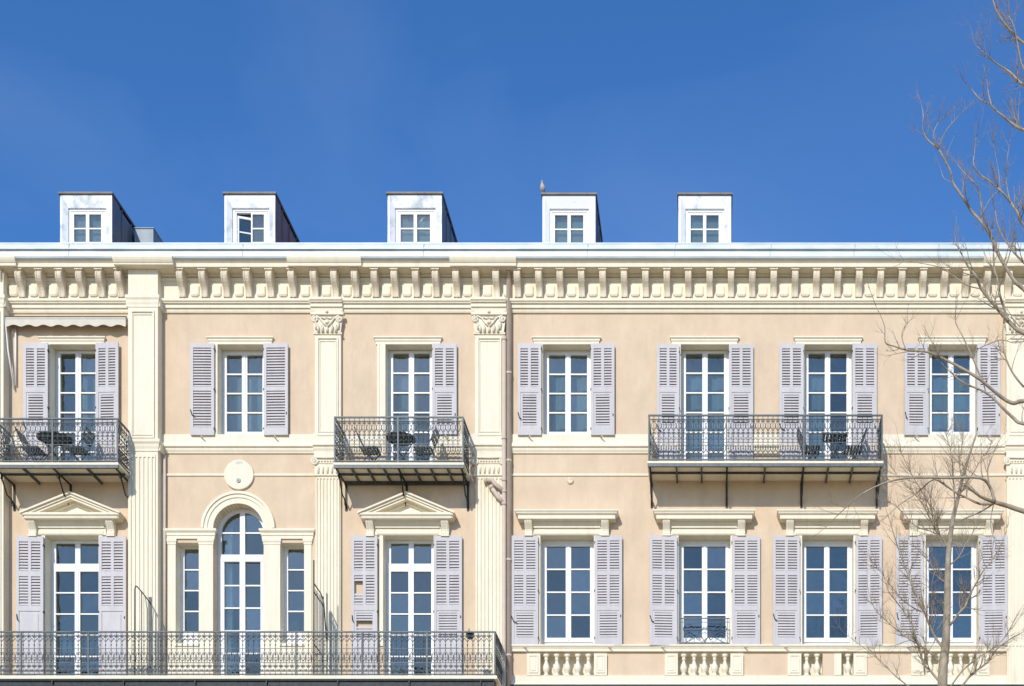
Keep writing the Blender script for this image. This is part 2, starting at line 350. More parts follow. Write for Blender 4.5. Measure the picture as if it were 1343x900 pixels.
# sill course and dado base on the right-hand part
sl = MB()
q0 = Z(847)
sl.mold(X(671), WR, [(0, q0), (.10, q0), (.10, q0-.035), (.085, q0-.045), (.06, q0-.09), (.06, q0-.14), (0, q0-.14)], 0, ends=False)
sl.build('sill_course', 'cream', B)
db = MB(); q1 = Z(886, -.05)
db.mold(X(671), WR, [(0, q1), (.055, q1), (.055, q1-.17), (.10, q1-.18), (.12, q1-.2), (.12, q1-.23), (0, q1-.23)], 0, ends=False)
db.build('dado_base', 'cream', B)
fl = MB(); fl.box(X(671), WR, -.17, 0, q1-.265, q1-.232); fl.build('flashing_strip', 'irondark', B)

# ---- piers and pilasters
def panel_frame(m, x0, x1, z0, z1, y, wdt=.03, t=.012):
    m.box(x0, x1, y-t, y+.001, z1-wdt, z1); m.box(x0, x1, y-t, y+.001, z0, z0+wdt)
    m.box(x0, x0+wdt, y-t, y+.001, z0+wdt, z1-wdt); m.box(x1-wdt, x1, y-t, y+.001, z0+wdt, z1-wdt)
def fluted(m, x0, x1, y, z0, z1, n):
    wd = (x1-x0)/n
    for i in range(n+1):
        c = x0 + i*wd; h = wd*.24
        m.box(max(c-h, x0), min(c+h, x1), y-.022, y+.002, z0, z1)
    m.box(x0, x1, y-.02, y+.003, z1, z1+.05)
for (p0, p1, dp) in PIER:
    x0, x1 = X(p0, -dp), X(p1, -dp)
    pr = MB()
    pr.box(x0, x1, -dp, 0, 0, zs_-.004)
    panel_frame(pr, x0+.07, x1-.07, Z(575, -dp), Z(408, -dp), -dp, .03, .03)
    panel_frame(pr, x0+.10, x1-.10, Z(571, -dp), Z(412, -dp), -dp, .02, .016)
    for (t_, b_, e) in ((388, 403, .05), (577, 592, .06)):
        ta, ba = Z(t_, -dp), Z(b_, -dp); hh = ta-ba
        pr.mold(x0, x1, [(0, ta), (e, ta), (e, ta-hh*.25), (e*.6, ta-hh*.4), (e*.5, ta-hh*.62), (e*.25, ta-hh*.8), (e*.25, ba), (0, ba)], -dp+.0)
        pr.box(x0-e*.9, x1+e*.9, -dp, 0, ba+.02, ta-.004)
    o = pr.build('pier', 'cream', B)
    fm = MB(); fluted(fm, x0+.05, x1-.05, -dp, Z(912, -dp), Z(600, -dp), 6); fm.build('fluting', 'cream', o)
def scroll(m, c, r, sx, y, th=.018, turns=1.6, a0=math.pi/2):
    m.tube(spiral((c[0], y, c[1]), r, r*.18, a0, turns*sx if True else turns, 22), th, 6)
    m.lathe([(r*.25, 0), (r*.28, .015), (r*.15, .035)], (c[0], y, c[1]), 10, 'y')
for (p0, p1) in PIL:
    y = -.09
    x0, x1 = X(p0, y), X(p1, y); wd = x1-x0; cx = (x0+x1)/2
    pl = MB(); pl.box(x0, x1, y, 0, Z(600, y)+.0, z4+.02)
    lx0, lx1 = x0+.01, x1-.01
    pl.box(lx0, lx1, y+.01, 0, 0, Z(600, y)-.001)
    panel_frame(pl, x0+.055, x1-.055, Z(572, y), Z(443, y), y, .03, .028)
    panel_frame(pl, x0+.095, x1-.095, Z(567, y), Z(447, y), y, .02, .014)
    pl.mold(x0, x1, [(0, Z(437, y)), (.03, Z(437, y)), (.03, Z(439, y)), (0, Z(440, y))], y)
    # break of the string course over the pilaster
    pl.mold(x0-.03, x1+.03, [(0, s0+.003)] + [(d_+.06, z_ + (.003 if i == 0 else 0)) for i, (d_, z_) in enumerate(sp[1:-1])] + [(0, s2-.003)], 0, ends=False)
    o = pl.build('pilaster', 'cream', B)
    fm = MB(); fluted(fm, lx0+.02, lx1-.02, y+.01, Z(912, y), Z(628, y), 7); fm.build('fluting', 'cream', o)
    # composite capital: abacus, volutes, garland V, leaves
    cp = MB(); ct, cb = Z(409, y-.08), Z(436.5, y-.02); h = ct-cb; yy = y-.035
    cp.prism_y([(x0, cb), (x1, cb), (x1+.05, ct-.07), (x1+.05, ct-.0), (x0-.05, ct-.0), (x0-.05, ct-.07)], yy, y+.01)
    cp.box(x0-.075, x1+.075, yy-.045, y, ct-.055, ct+.004)
    for s_ in (-1, 1):
        vc = (cx+s_*(wd/2-.02), ct-.14)
        scroll(cp, vc, .075, s_, yy-.02, .018, -1.7 if s_ < 0 else 1.7, math.pi/2)
        cp.tube([(vc[0]-s_*.02, yy-.02, ct-.065), (cx+s_*.16, yy-.02, ct-.12), (cx+s_*.08, yy-.025, ct-.23), (cx, yy-.025, ct-.31)], [.016, .02, .02, .018], 6)
        cp.tube([(cx+s_*.14, yy-.02, ct-.10), (cx+s_*.07, yy-.03, ct-.13), (cx, yy-.03, ct-.115)], .014, 6)
        for k, (ox, oz, tip) in enumerate(((.10, 0, .05), (.19, 0, .06), (.235, .06, .05))):   # acanthus leaves
            bx = cx+s_*ox
            cp.tube([(bx, yy-.008, cb+oz), (bx+s_*.005, yy-.02, cb+oz+.08), (bx+s_*.012, yy-.035, cb+oz+.13), (bx+s_*tip*.5, yy-.05, cb+oz+.125)], [.03, .034, .026, .014], 6)
    cp.lathe([(.0, 0), (.035, .01), (.03, .03), (.012, .045)], (cx, yy-.04, ct+.0), 10, 'y')
    cp.lathe([(.0, 0), (.05, .005), (.045, .03), (.018, .05)], (cx, yy, ct-.2), 10, 'y')
    cp.tube([(cx, yy-.008, cb), (cx, yy-.02, cb+.07), (cx, yy-.04, cb+.10)], [.03, .03, .015], 6)
    fix_normals(cp.build('composite_capital', 'cream', o))
    # ionic capital below the string course
    ic = MB(); it, ib = Z(597, y-.05), Z(624.5, y-.02); yy = y-.01
    ic.box(x0-.01, x1+.01, yy-.03, y+.02, it-.06, s2-.004)
    ic.box(x0-.005, x1+.005, yy-.015, y+.02, ib, it-.06)
    ic.mold(x0-.005, x1+.005, [(0, ib+.03), (.03, ib+.03), (.03, ib+.005), (0, ib-.005)], yy)
    for s_ in (-1, 1):
        scroll(ic, (cx+s_*(wd/2-.015), it-.13), .085, s_, yy-.035, .02, -1.8 if s_ < 0 else 1.8, math.pi/2)
    ic.tube([(cx-wd/2, yy-.035, it-.05), (cx, yy-.035, it-.055), (cx+wd/2, yy-.035, it-.05)], .02, 6)
    for k in range(7):
        ex = cx + (k-3)*.062
        ic.lathe([(.0, 0), (.02, .008), (.022, .02), (.008, .034)], (ex, yy-.015, it-.125), 8, 'y')
    ic.box(x0+.09, x1-.09, yy-.03, yy, it-.175, it-.155)
    for k in range(5): ic.tube([(cx+(k-2)*.1, yy-.012, ib+.05), (cx+(k-2)*.1, yy-.02, ib+.16), (cx+(k-2)*.1, yy-.03, ib+.205)], [.022, .026, .018], 6)
    fix_normals(ic.build('ionic_capital', 'cream', o))

# ---- windows
def make_window(k, o, kind):
    px0, px1, pt, pb = o
    x0, x1, zt_, zb_ = X(px0), X(px1), Z(pt), Z(pb)
    y0, y1 = REC, REC+.07
    m = MB(); panes = []
    fw, swd, mid = .05, .055, .125
    m.box(x0, x0+fw, y0, y1, zb_, zt_); m.box(x1-fw, x1, y0, y1, zb_, zt_)
    if kind == 'window_up': gt, gb, rows = 466, 567, 4
    elif kind == 'door_up': gt, gb, rows = 464, 619, 6
    elif kind == 'window_lo': gt, gb, rows = 717, 837, 4
    elif kind == 'door_lo': gt, gb, rows = 750, 889, 5
    GT, GB = Z(gt, REC), Z(gb, REC)
    m.box(x0+fw, x1-fw, y0, y1, GT+.05 if kind != 'door_lo' else Z(712, REC)+.04, zt_)
    m.box(x0+fw, x1-fw, y0-.01, y1, zb_, GB-.075)
    cx = (x0+x1)/2
    def sash(a, b, t, d, n, dy=0):
        m.box(a, a+swd, y0-.018+dy, y1-.01, d-.07, t+.048); m.box(b-swd, b, y0-.018+dy, y1-.01, d-.07, t+.048)
        m.box(a+swd, b-swd, y0-.018+dy, y1-.01, t, t+.048); m.box(a+swd, b-swd, y0-.018+dy, y1-.01, d-.07, d)
        hh = (t-d)/n
        for r in range(n):
            zt2, zb2 = t-r*hh, t-(r+1)*hh
            if r: m.box(a+swd, b-swd, y0-.010+dy, y1-.02, zt2-.014, zt2+.014)
            panes.append(((a+b)/2, (zt2+zb2)/2, b-a-2*swd+.01, hh-.0))
    sash(x0+fw, cx-.003, GT, GB, rows); sash(cx+.003, x1-fw, GT, GB, rows)
    m.box(cx-.018, cx+.018, y0-.034, y0, GB-.05, GT+.04)
    if kind == 'window_up' or kind == 'window_lo':
        m.box(x0+fw, x1-fw, y0-.045, y0, GB-.10, GB-.082)
    if kind == 'door_lo':
        t2, d2 = Z(713, REC), Z(740, REC)
        m.box(x0+fw, x1-fw, y0-.022, y1, GT+.05, d2)
        m.box(x0+fw, x1-fw, y0-.004, y1, t2, Z(712, REC)+.04)
        for a, b in ((x0+fw, cx), (cx, x1-fw)):
            m.box(a, a+.055, y0, y1-.01, d2, t2); m.box(b-.055, b, y0, y1-.01, d2, t2)
            panes.append(((a+b)/2, (t2+d2)/2, b-a-.1, t2-d2+.01))
    wo = m.build('window' if 'window' in kind else 'french_window', 'white', B)
    for (cx_, cz_, w_, h_) in panes:
        link('pane', unit_box('glass'), wo, (cx_, REC+.03, cz_), (R(random.uniform(.2, 1.4)), 0, R(random.uniform(-1.2, 1.2))), (w_, .006, h_))
    return wo
for k, o in UP.items(): make_window(k, o, 'window_up' if o[3] < 600 else 'door_up')
for k, o in LO.items():
    if k[0] == 'L': make_window(k, o, 'window_lo' if o[3] < 900 else 'door_lo')

for k, o in UP.items():
    bl_ = MB(); n = 16; x0_, x1_ = X(o[0])-.1, X(o[1])+.1
    if k in ('W3', 'W6'): x1_ = x0_+.55*(x1_-x0_)
    if k == 'W1': x0_ += .35*(x1_-x0_)
    for i in range(n):
        xa, xb = x0_+(x1_-x0_)*i/n, x0_+(x1_-x0_)*(i+1)/n
        bl_.add([(xa, .62+.02*math.sin(i*1.9), Z(640)), (xb, .62+.02*math.sin((i+1)*1.9), Z(640)), (xb, .62+.02*math.sin((i+1)*1.9), Z(446)), (xa, .62+.02*math.sin(i*1.9), Z(446))], [(0, 1, 2, 3)], True)
    bl_.build('net_curtain', 'net', B)
# serliana: side lights
for k in ('SA', 'SB'):
    px0, px1, pt, pb = LO[k]; x0, x1, zt_, zb_ = X(px0), X(px1), Z(pt), Z(pb)
    m = MB(); y0, y1 = REC, REC+.07
    m.box(x0, x0+.085, y0, y1, zb_, zt_); m.box(x1-.07, x1, y0, y1, zb_, zt_)
    GT, GB = Z(720, REC), Z(829, REC)
    m.box(x0+.085, x1-.07, y0, y1, GT, zt_); m.box(x0+.085, x1-.07, y0, y1, zb_, GB)
    m.box(x0+.01, x1-.01, y0-.03, y0-.001, GB-.16, GB-.05)
    h = (GT-GB)/4
    for r in range(1, 4): m.box(x0+.085, x1-.07, y0+.01, y1-.01, GT-r*h-.014, GT-r*h+.014)
    wo = m.build('side_light', 'white', B)
    for r in range(4): link('pane', unit_box('glass'), wo, ((x0+x1)/2+.007, REC+.035, GT-(r+.5)*h), (R(random.uniform(-1, 1)), 0, R(random.uniform(-1.2, 1.2))), (x1-x0-.15, .006, h))
# serliana: arched french window
m = MB(); y0, y1 = REC, REC+.07
x0, x1 = X(280), X(346); cx = acx
def arc_band(m, c, r0, r1, ya, yb, n=28):
    for i in range(n):
        a0, a1 = math.pi*i/n, math.pi*(i+1)/n
        p = [(c[0]+r*math.cos(a), c[1]+r*math.sin(a)) for r, a in ((r0, a0), (r1, a0), (r1, a1), (r0, a1))]
        m.prism_y(p, ya, yb)
arc_band(m, (cx, acz), ar-.085, ar, y0, y1)
zlow = Z(906)
m.box(x0, x0+.085, y0, y1, zlow, acz); m.box(x1-.085, x1, y0, y1, zlow, acz)
tb0, tb1 = Z(737, REC), Z(728, REC)
m.box(x0+.085, x1-.085, y0-.02, y1, tb0, tb1)
m.box(cx-.055, cx+.055, y0-.012, y1, tb1, acz+ar-.08)
ms = Z(699, REC)
m.box(x0+.085, x1-.085, y0+.008, y1-.01, ms-.015, ms+.015)
m.box(x0+.085, x0+.15, y0-.012, y1-.005, zlow, tb0); m.box(x1-.15, x1-.085, y0-.012, y1-.005, zlow, tb0)
m.box(cx-.06, cx+.06, y0-.014, y1-.005, zlow, tb0)
lz = [Z(p, REC) for p in (738.5, 768, 797.5, 827.5, 857, 889)]
for z_ in lz[1:-1]:
    m.box(x0+.15, x1-.15, y0+.006, y1-.01, z_-.015, z_+.015)
m.box(x0+.15, x1-.15, y0-.01, y1-.005, zlow, lz[-1])
wo = m.build('arched_french_window', 'white', B)
for s_ in (-1, 1):
    for i in range(5):
        c0, c1 = (x0+.15, cx-.06) if s_ < 0 else (cx+.06, x1-.15)
        link('pane', unit_box('glass'), wo, ((c0+c1)/2, REC+.035, (lz[i]+lz[i+1])/2), (R(random.uniform(-1, 1)), 0, R(random.uniform(-1.2, 1.2))), (c1-c0+.01, .006, lz[i]-lz[i+1]))
    c0, c1 = (x0+.085, cx-.055) if s_ < 0 else (cx+.055, x1-.085)
    link('pane', unit_box('glass'), wo, ((c0+c1)/2, REC+.035, (tb1+ms)/2), None, (c1-c0+.01, .006, ms-tb1))
    pm = MB(); r_ = ar-.08; a1_ = math.acos(.05/r_); a0_ = math.asin(max(0, (ms-acz))/r_)
    arcp = [(s_*r_*math.cos(a0_+(a1_-a0_)*i/12), r_*math.sin(a0_+(a1_-a0_)*i/12)) for i in range(13)]
    pm.prism_y([(cx+s_*.05, ms)] + [(cx+x, acz+z) for x, z in arcp], REC+.032, REC+.038); fix_normals(pm.build('pane', 'glass', wo))
# pale curtain behind its left leaf, red parasol behind L3
cu = MB(); n = 30
for i in range(n):
    xa, xb = X(287, .36)+i*.30/n, X(287, .36)+(i+1)*.30/n
    ya, yb = .40+.03*math.sin(i*1.3), .40+.03*math.sin((i+1)*1.3)
    cu.add([(xa, ya, Z(906)), (xb, yb, Z(906)), (xb, yb, Z(678)), (xa, ya, Z(678))], [(0, 1, 2, 3)], True)
cu.build('curtain', 'curtain', B)
rd = MB(); xr = X(525, .6); rd.lathe([(.015, 0), (.05, .12), (.09, .35), (.07, .6), (.03, .85), (.012, 1.0)], (xr, .6, Z(912)), 10); rd.lathe([(.012, 0), (.012, .2)], (xr, .6, Z(912)+.98), 6)
tag(rd.build('parasol', 'red'), 'closed red parasol standing behind the glass beside the holed shutter', 'parasol')

# serliana surround
sv = MB()
e0, e1 = Z(692, -.12), Z(706, -.06)
for (p0, p1) in ((221, 280), (346, 409)):
    a_, b_ = X(p0), X(p1); h = e0-e1
    sv.mold(a_, b_, [(0, e0), (.085, e0), (.085, e0-h*.22), (.06, e0-h*.36), (.05, e0-h*.42), (.05, e0-h*.66), (.035, e0-h*.68), (.035, e1), (0, e1)], 0)
for (p0, p1) in ((220, 231), (261, 280), (346, 368), (399, 409)):
    a_, b_ = X(p0), X(p1)
    sv.box(a_+.003, b_-.003, -.02, .33, Z(906), e1+.005)
    sv.mold(a_+.003, b_-.003, [(0, e1-.003), (.025, e1-.003), (.025, e1-.05), (.01, e1-.08), (.01, e1-.12), (0, e1-.125)], -.02)
for (p0, p1) in ((231, 261), (368, 399)):
    sv.box(X(p0), X(p1), -.012, .30, Z(906), Z(845)-.002); sv.box(X(p0)-.02, X(p1)+.02, -.04, .2, Z(848), Z(844.5))
arc_band(sv, (acx, acz), ar, ar+.125, -.03, .33); arc_band(sv, (acx, acz), ar+.123, ar+.20, -.05, .02); arc_band(sv, (acx, acz), ar+.198, ar+.255, -.075, .02)
sv.build('arched_surround', 'cream', B)
bd = MB(); bd.box(X(213), X(216), -.03, 0, Z(906), zz-.02); bd.build('corner_bead', 'cream', B)
# round plaque
pq = MB(); pc = P(313.5, 623, -.03); pq.lathe([(.315, 0), (.325, .02), (.32, .05), (.30, .055)], (pc.x, 0, pc.z), 40, 'y', False)
plaque = pq.build('round_plaque', 'cream', B); fix_normals(plaque)
bs = MB(); bs.lathe([(.055, 0), (.05, .02), (.025, .025), (.02, .008)], (pc.x-.005, -.055, pc.z-.13), 12, 'y'); bs.lathe([(.018, .0), (.012, .05)], (pc.x-.005, -.055, pc.z-.13), 8, 'y'); fix_normals(bs.build('flag_holder', 'ink', plaque))
ft = bpy.data.curves.new('inscription', 'FONT'); ft.body = '1870'; ft.size = .085; ft.align_x = 'CENTER'; ft.extrude = .002
fo = bpy.data.objects.new('inscription', ft); COL.objects.link(fo); me = bpy.data.meshes.new_from_object(fo); bpy.data.objects.remove(fo)
me.materials.clear(); me.materials.append(M['ink']); link('inscription', me, plaque, (pc.x, -.058, pc.z+.225), (R(90), 0, 0))
# small wall boss on the right-hand wall
wb = MB(); wp = P(748, 631); wb.lathe([(.075, 0), (.07, .03), (.04, .04), (.02, .02)], (wp.x, 0, wp.z), 14, 'y'); fix_normals(wb.build('wall_boss', 'stone', B))

# ---- lintels, hoods, pediments
for k, o in UP.items():
    m = MB(); a_, b_ = X(o[0]-10 if k != 'W3' else 495), X(o[1]+9)
    t_, d_ = Z(441, -.07), Z(451.6, -.03); h = t_-d_
    m.mold(a_, b_, [(0, t_), (.075, t_), (.075, t_-h*.18), (.05, t_-h*.3), (.045, t_-h*.55), (.03, t_-h*.6), (.03, d_), (0, d_)], 0)
    for (p0, p1) in ((o[0]-(6 if k != 'W3' else 11), o[0]), (o[1], o[1]+6)):
        m.box(X(p0), X(p1)-.002, -.03, .02, Z(571 if o[3] < 600 else 627)+.002, d_-.002)
        m.box(X(p0)+.025, X(p0)+.05, -.042, -.029, Z(571 if o[3] < 600 else 627)+.002, d_-.004)
    m.build('lintel', 'cream', B)
def corbel(px, pt, pb, name_parent, y=-.0):
    m = MB(); x0_, x1_ = X(px-4.8, -.12), X(px+4.8, -.12); zt_, zb_ = Z(pt, -.2), Z(pb, -.08); h = zt_-zb_
    pr_ = [(0, 0), (.20, 0), (.205, -.12), (.185, -.25), (.14, -.45), (.105, -.62), (.095, -.78), (.115, -.88), (.11, -1), (0, -1)]
    m.prism_x([(-d, zt_+q*h) for d, q in pr_], x0_, x1_)
    for f in (.22, .5, .78):
        xc = x0_+(x1_-x0_)*f; m.prism_x([(-d-.008, zt_+q*h) for d, q in pr_[1:-1]] + [(-.04, zt_-h*.99), (-.04, zt_-.002)], xc-.012, xc+.012)
    m.box(x0_-.01, x1_+.01, -.125, 0, zb_-.025, zb_)
    return m.build('corbel', 'cream', name_parent)
def frieze(m, o):
    a_, b_ = X(o[0]-12), X(o[1]+10)
    t_ = Z(680); d_ = Z(702.8)
    m.box(a_, b_, -.055, .02, Z(694), t_)
    m.box(a_+.03, b_-.03, -.075, -.053, Z(694), Z(686)); m.box(a_, b_, -.04, .02, d_, Z(694)-.001)
    m.box(a_+.06, b_-.06, -.055, -.039, d_+.02, Z(697)); 
    for (p0, p1) in ((o[0]-5, o[0]), (o[1], o[1]+5)): m.box(X(p0), X(p1)-.002, -.03, .02, Z(min(o[3], 848))+.002, d_-.001)
for k in ('L4', 'L5', 'L6', 'L7'):
    o = LO[k]; m = MB(); a_, b_ = X(o[0]-21, -.15), X(o[1]+20, -.15)
    t_ = Z(668, -.3); d_ = Z(681.5, -.1)
    m.mold(a_+.1, b_-.1, [(0, t_+.02), (.30, t_), (.30, t_-.03), (.285, t_-.035), (.27, t_-.075), (.235, t_-.10), (.235, t_-.175), (.11, t_-.185), (.10, t_-.24), (.07, t_-.27), (0, t_-.27)], 0)
    frieze(m, o)
    ho = m.build('hood_mould', 'cream', B)
    for px in (o[0]-16, o[1]+14.5): corbel(px, 680.5, 702, ho)
for k in ('L1', 'L3'):
    o = LO[k]; m = MB(); y = -.30
    cx = X((o[0]+o[1])/2 - 1.5, y); xl, xr_ = X(o[0]-34, y), X(o[1]+27, y)
    za_, ze, zh0, zh1 = Z(644.5, y), Z(671, y), Z(671.5, y), Z(678.5, y)
    hx = (xr_-xl)/2; cx = (xl+xr_)/2; sl_ = (za_-ze)/hx
    def rake(top, thick, ya, yb, inset):
        zt0 = za_-top; t = thick
        L0 = hx-inset
        m.prism_y([(cx-L0, zt0-sl_*L0), (cx, zt0), (cx+L0, zt0-sl_*L0), (cx+L0, zt0-t-sl_*L0), (cx, zt0-t), (cx-L0, zt0-t-sl_*L0)][::-1], ya, yb)
    rake(0, .04, -.32, 0, .0); rake(.04, .05, -.277, 0, .03); rake(.09, .05, -.245, 0, .05); rake(.14, .055, -.12, 0, .14)
    m.prism_y([(cx-hx+.1, zh0), (cx, za_-.16), (cx+hx-.1, zh0)][::-1], -.06, 0)
    m.mold(cx-hx+.33, cx+hx-.33, [(0, zh0), (.29, zh0), (.29, zh0-.05), (.265, zh0-.06), (.25, zh1), (.13, zh1-.005), (.11, zh1-.06), (.08, zh1-.09), (0, zh1-.09)], 0)
    frieze(m, o)
    pd = m.build('pediment', 'cream', B); fix_normals(pd)
    for px in (o[0]-18, o[1]+14.5): corbel(px, 679.5, 702.5, pd)

# ---- shutters
nslat = [0]
SL = MB(); SL.prism_x([(-.019, -.023), (-.011, -.028), (.019, .023), (.011, .028)], -.5, .5); slat_me = SL.mesh('slat', M['shutter'])
def shutter(px0, px1, pt, pb, panels, hinge, holes=(), label=None):
    ym = -.075; x0, x1 = X(px0, ym), X(px1, ym); zt_, zb_ = Z(pt, ym), Z(pb, ym)
    yb_, yf = -.052, -.092
    m = MB(); st_ = .062
    m.box(x0, x0+st_, yf, yb_, zb_, zt_); m.box(x1-st_, x1, yf, yb_, zb_, zt_)
    cur = zt_; slats = []
    for (kind, t, b) in panels:
        t, b = Z(t, ym), Z(b, ym)
        m.box(x0+st_, x1-st_, yf+.001, yb_, t, cur); cur = b
        if kind == 'two':
            cx = (x0+x1)/2; m.box(cx-.032, cx+.032, yf+.002, yb_, b, t); cols = [(x0+st_, cx-.032), (cx+.032, x1-st_)]
        elif kind == 'one': cols = [(x0+st_, x1-st_)]
        elif kind == 'inset':
            i = .045; m.box(x0+st_, x0+st_+i, yf+.012, yb_, b, t); m.box(x1-st_-i, x1-st_, yf+.012, yb_, b, t)
            m.box(x0+st_+i, x1-st_-i, yf+.012, yb_, t-.05, t); m.box(x0+st_+i, x1-st_-i, yf+.012, yb_, b, b+.05); cols = [(x0+st_+i, x1-st_-i)]; t -= .05; b += .05
        else:
            m.box(x0+st_, x1-st_, yf+.016, yb_, b, t); m.box(x0+st_+.05, x1-st_-.05, yf+.004, yf+.017, b+.06, t-.06); cols = []
        for (a, c) in cols:
            n = max(2, round((t-b)/.061)); hh = (t-b)/n
            for r in range(n):
                z_ = t-(r+.5)*hh; xm = (a+c)/2
                if any(X(h[0], ym) < xm < X(h[1], ym) and Z(h[3], ym) < z_ < Z(h[2], ym) for h in holes): continue
                slats.append((xm, z_, c-a))
    m.box(x0+st_, x1-st_, yf+.001, yb_, zb_, cur)
    hx = x0 if hinge < 0 else x1
    so_ = m.build('shutter', 'shutter', B)
    if label: so_['label'] = label
    an = R(random.choice((.2, .6, 1.2, 2.2, 3.2))) * (1 if hinge > 0 else -1); hp = Vector((x1 if hinge > 0 else x0, yb_, 0))
    so_.rotation_euler = (0, 0, an); so_.location = hp - Matrix.Rotation(an, 3, 'Z') @ hp
    rest = MB(); single = panels[0][0] == 'one'
    for (xm, z_, w_) in slats:
        if (single or (w_ > .24 and nslat[0] < 290)) and nslat[0] < 300:
            link('slat', slat_me, so_, (xm, (yf+yb_)/2, z_), None, (w_, 1, 1)); nslat[0] += 1
        else:
            rest.prism_x([((yf+yb_)/2+q, z_+p) for q, p in ((-.019, -.023), (-.011, -.028), (.019, .023), (.011, .028))], xm-w_/2, xm+w_/2)
    if rest.v: tag(rest.build('louvre_slats', 'shutter', so_), kind='stuff')
    inner = x1 if hinge > 0 else x0                              # hinges and the latch bar
    for f in (.06, .5, .93):
        z_ = zt_-(zt_-zb_)*f; hw = MB(); hw.box(inner-.010, inner+.010, -.096, -.02, z_-.022, z_+.022); hw.build('hinge', 'irondark', so_)
    outer = x0+.03 if hinge > 0 else x1-.03
    zl = zt_-(min(zt_-zb_, 2.3))*.78+random.uniform(-.04, .04); hw = MB(); k_ = random.uniform(.3, 1.1)
    if hinge > 0: hw.tube([(outer-.03*k_, -.105, zl+.07), (outer, -.115, zl), (outer+.02*k_, -.115, zl-.05), (outer+.09*k_, -.11, zl-.075)], .011, 5)
    else: hw.box(outer-.010, outer+.010, -.104, -.09, zl-.025, zl+.025)
    hw.build('latch', 'irondark', so_)
    if pb < 860:
        ck = MB(); cxm = (x0+x1)/2+random.uniform(-.03, .03)
        ck.tube([(cxm-.03, -.02, zb_-.03), (cxm, -.12, zb_-.035), (cxm+.05, -.13, zb_-.07)], .013, 5); ck.build('shutter_catch', 'pipe', so_)
WU = [('two', 457.5, 508), ('inset', 515, 561)]
DU = [('two', 457.5, 508), ('inset', 515, 561), ('solid', 568, 612)]
FW = [('one', 456.5, 508), ('one', 513, 561)]
WLo = [('two', 709.5, 749), ('two', 755, 794.5), ('inset', 801, 839)]
D1 = [('two', 711, 749.5), ('two', 756.5, 795), ('solid', 802, 893)]
D3 = [('two', 710, 748.5), ('two', 755, 793.5), ('inset', 801, 842), ('solid', 850, 893)]
shutter(31, 63, 450, 620, DU, 1); shutter(126, 156, 450, 620, DU, -1)
shutter(250, 281, 451, 571, FW, 1, label='shutter with full-width slats'); shutter(346, 378, 451, 571, FW, -1, label='shutter with full-width slats')
shutter(567, 599, 451, 570, WU, -1)
shutter(679, 710, 451, 571, WU, 1); shutter(775, 806, 451, 571, WU, -1)
shutter(861.5, 891, 452, 620, DU, 1); shutter(956, 988, 452, 620, DU, -1)
shutter(1022, 1054, 451, 620, DU, 1); shutter(1118, 1150, 451, 620, DU, -1)
shutter(1186, 1217, 451, 571, WU, 1); shutter(1282, 1312, 451, 571, WU, -1)
shutter(22, 57, 704, 902, D1, 1); shutter(130, 165.5, 704, 902, D1, -1)
shutter(461, 495, 703, 902, D3, 1, holes=((462, 477, 764, 777), (464, 490, 815, 823)), label='damaged shutter with broken and missing slats')
shutter(569, 606, 703, 902, D3, -1)
for a_, b_, c_, d_ in ((671, 706, 780, 816), (852, 888, 960, 997), (1013.5, 1049, 1122, 1157), (1175, 1211, 1285, 1321)):
    shutter(a_, b_, 703, 847, WLo, 1); shutter(c_, d_, 703, 847, WLo, -1)

# ---- balustrades under the right-hand windows
bt, bb = Z(857.5, -.05), Z(886, -.05); bh = bt-bb
bl = MB()
bprof = [(.062, 0), (.062, .03), (.035, .045), (.045, .075), (.07, .12), (.078, .165), (.07, .215), (.048, .265), (.034, .31), (.03, .345), (.044, .36), (.044, .375), (.032, .385), (.04, .41), (.062, .425), (.062, .47)]
bl.lathe([(r, h*bh/.47) for r, h in bprof], (0, 0, 0), 16); bal_me = bl.mesh('baluster', M['cream'])
def balustrade(posts, bals, infill=()):
    lo, hi = min(p[0] for p in posts), max(p[1] for p in posts)
    m = MB(); m.box(X(lo, -.05), X(hi, -.05), -.06, .2, bb-.012, bb+.001); o = m.build('balustrade', 'cream', B)
    for i, (p0, p1) in enumerate(posts):
        m = MB(); x0_, x1_ = X(p0, -.07), X(p1, -.07)
        m.box(x0_, x1_, -.07, .2 if p1-p0 < 13 else 0, bb+.0015, bt-.001)
        if p1-p0 > 13: panel_frame(m, x0_+.045, x1_-.045, bb+.05, bt-.035, -.07, .022, .016); m.box(x0_+.095, x1_-.095, -.082, -.069, bb+.10, bt-.075)
        m.build('balustrade_post', 'cream', o)
    for px in bals: link('baluster', bal_me, o, (X(px, .0), .01, bb))
    return o
def five(a_, b_): return [a_+(b_-a_)*(i+.5)/5 for i in range(5)]
balustrade([(691, 708.5), (779, 796)], five(709.5, 778.5)); balustrade([(872, 889), (958, 975)], five(890, 957.5))
b3 = balustrade([(1033, 1051), (1094, 1103.5), (1119.5, 1137)], [1058, 1071.5, 1112])
im = MB(); im.box(X(1079, -.06), X(1094, -.06)-.001, -.06, 0, bb+.002, bt-.002); im.build('infill_panel', 'beige', b3)
balustrade([(1195, 1212), (1281, 1298)], five(1212.5, 1280.5))
for (a_, b_, t_, d_) in NI:
    dk = MB(); dk.box(X(a_), X(b_), .24, .26, Z(d_)-.02, Z(t_)+.02); dk.build('niche_back', 'cream', B)

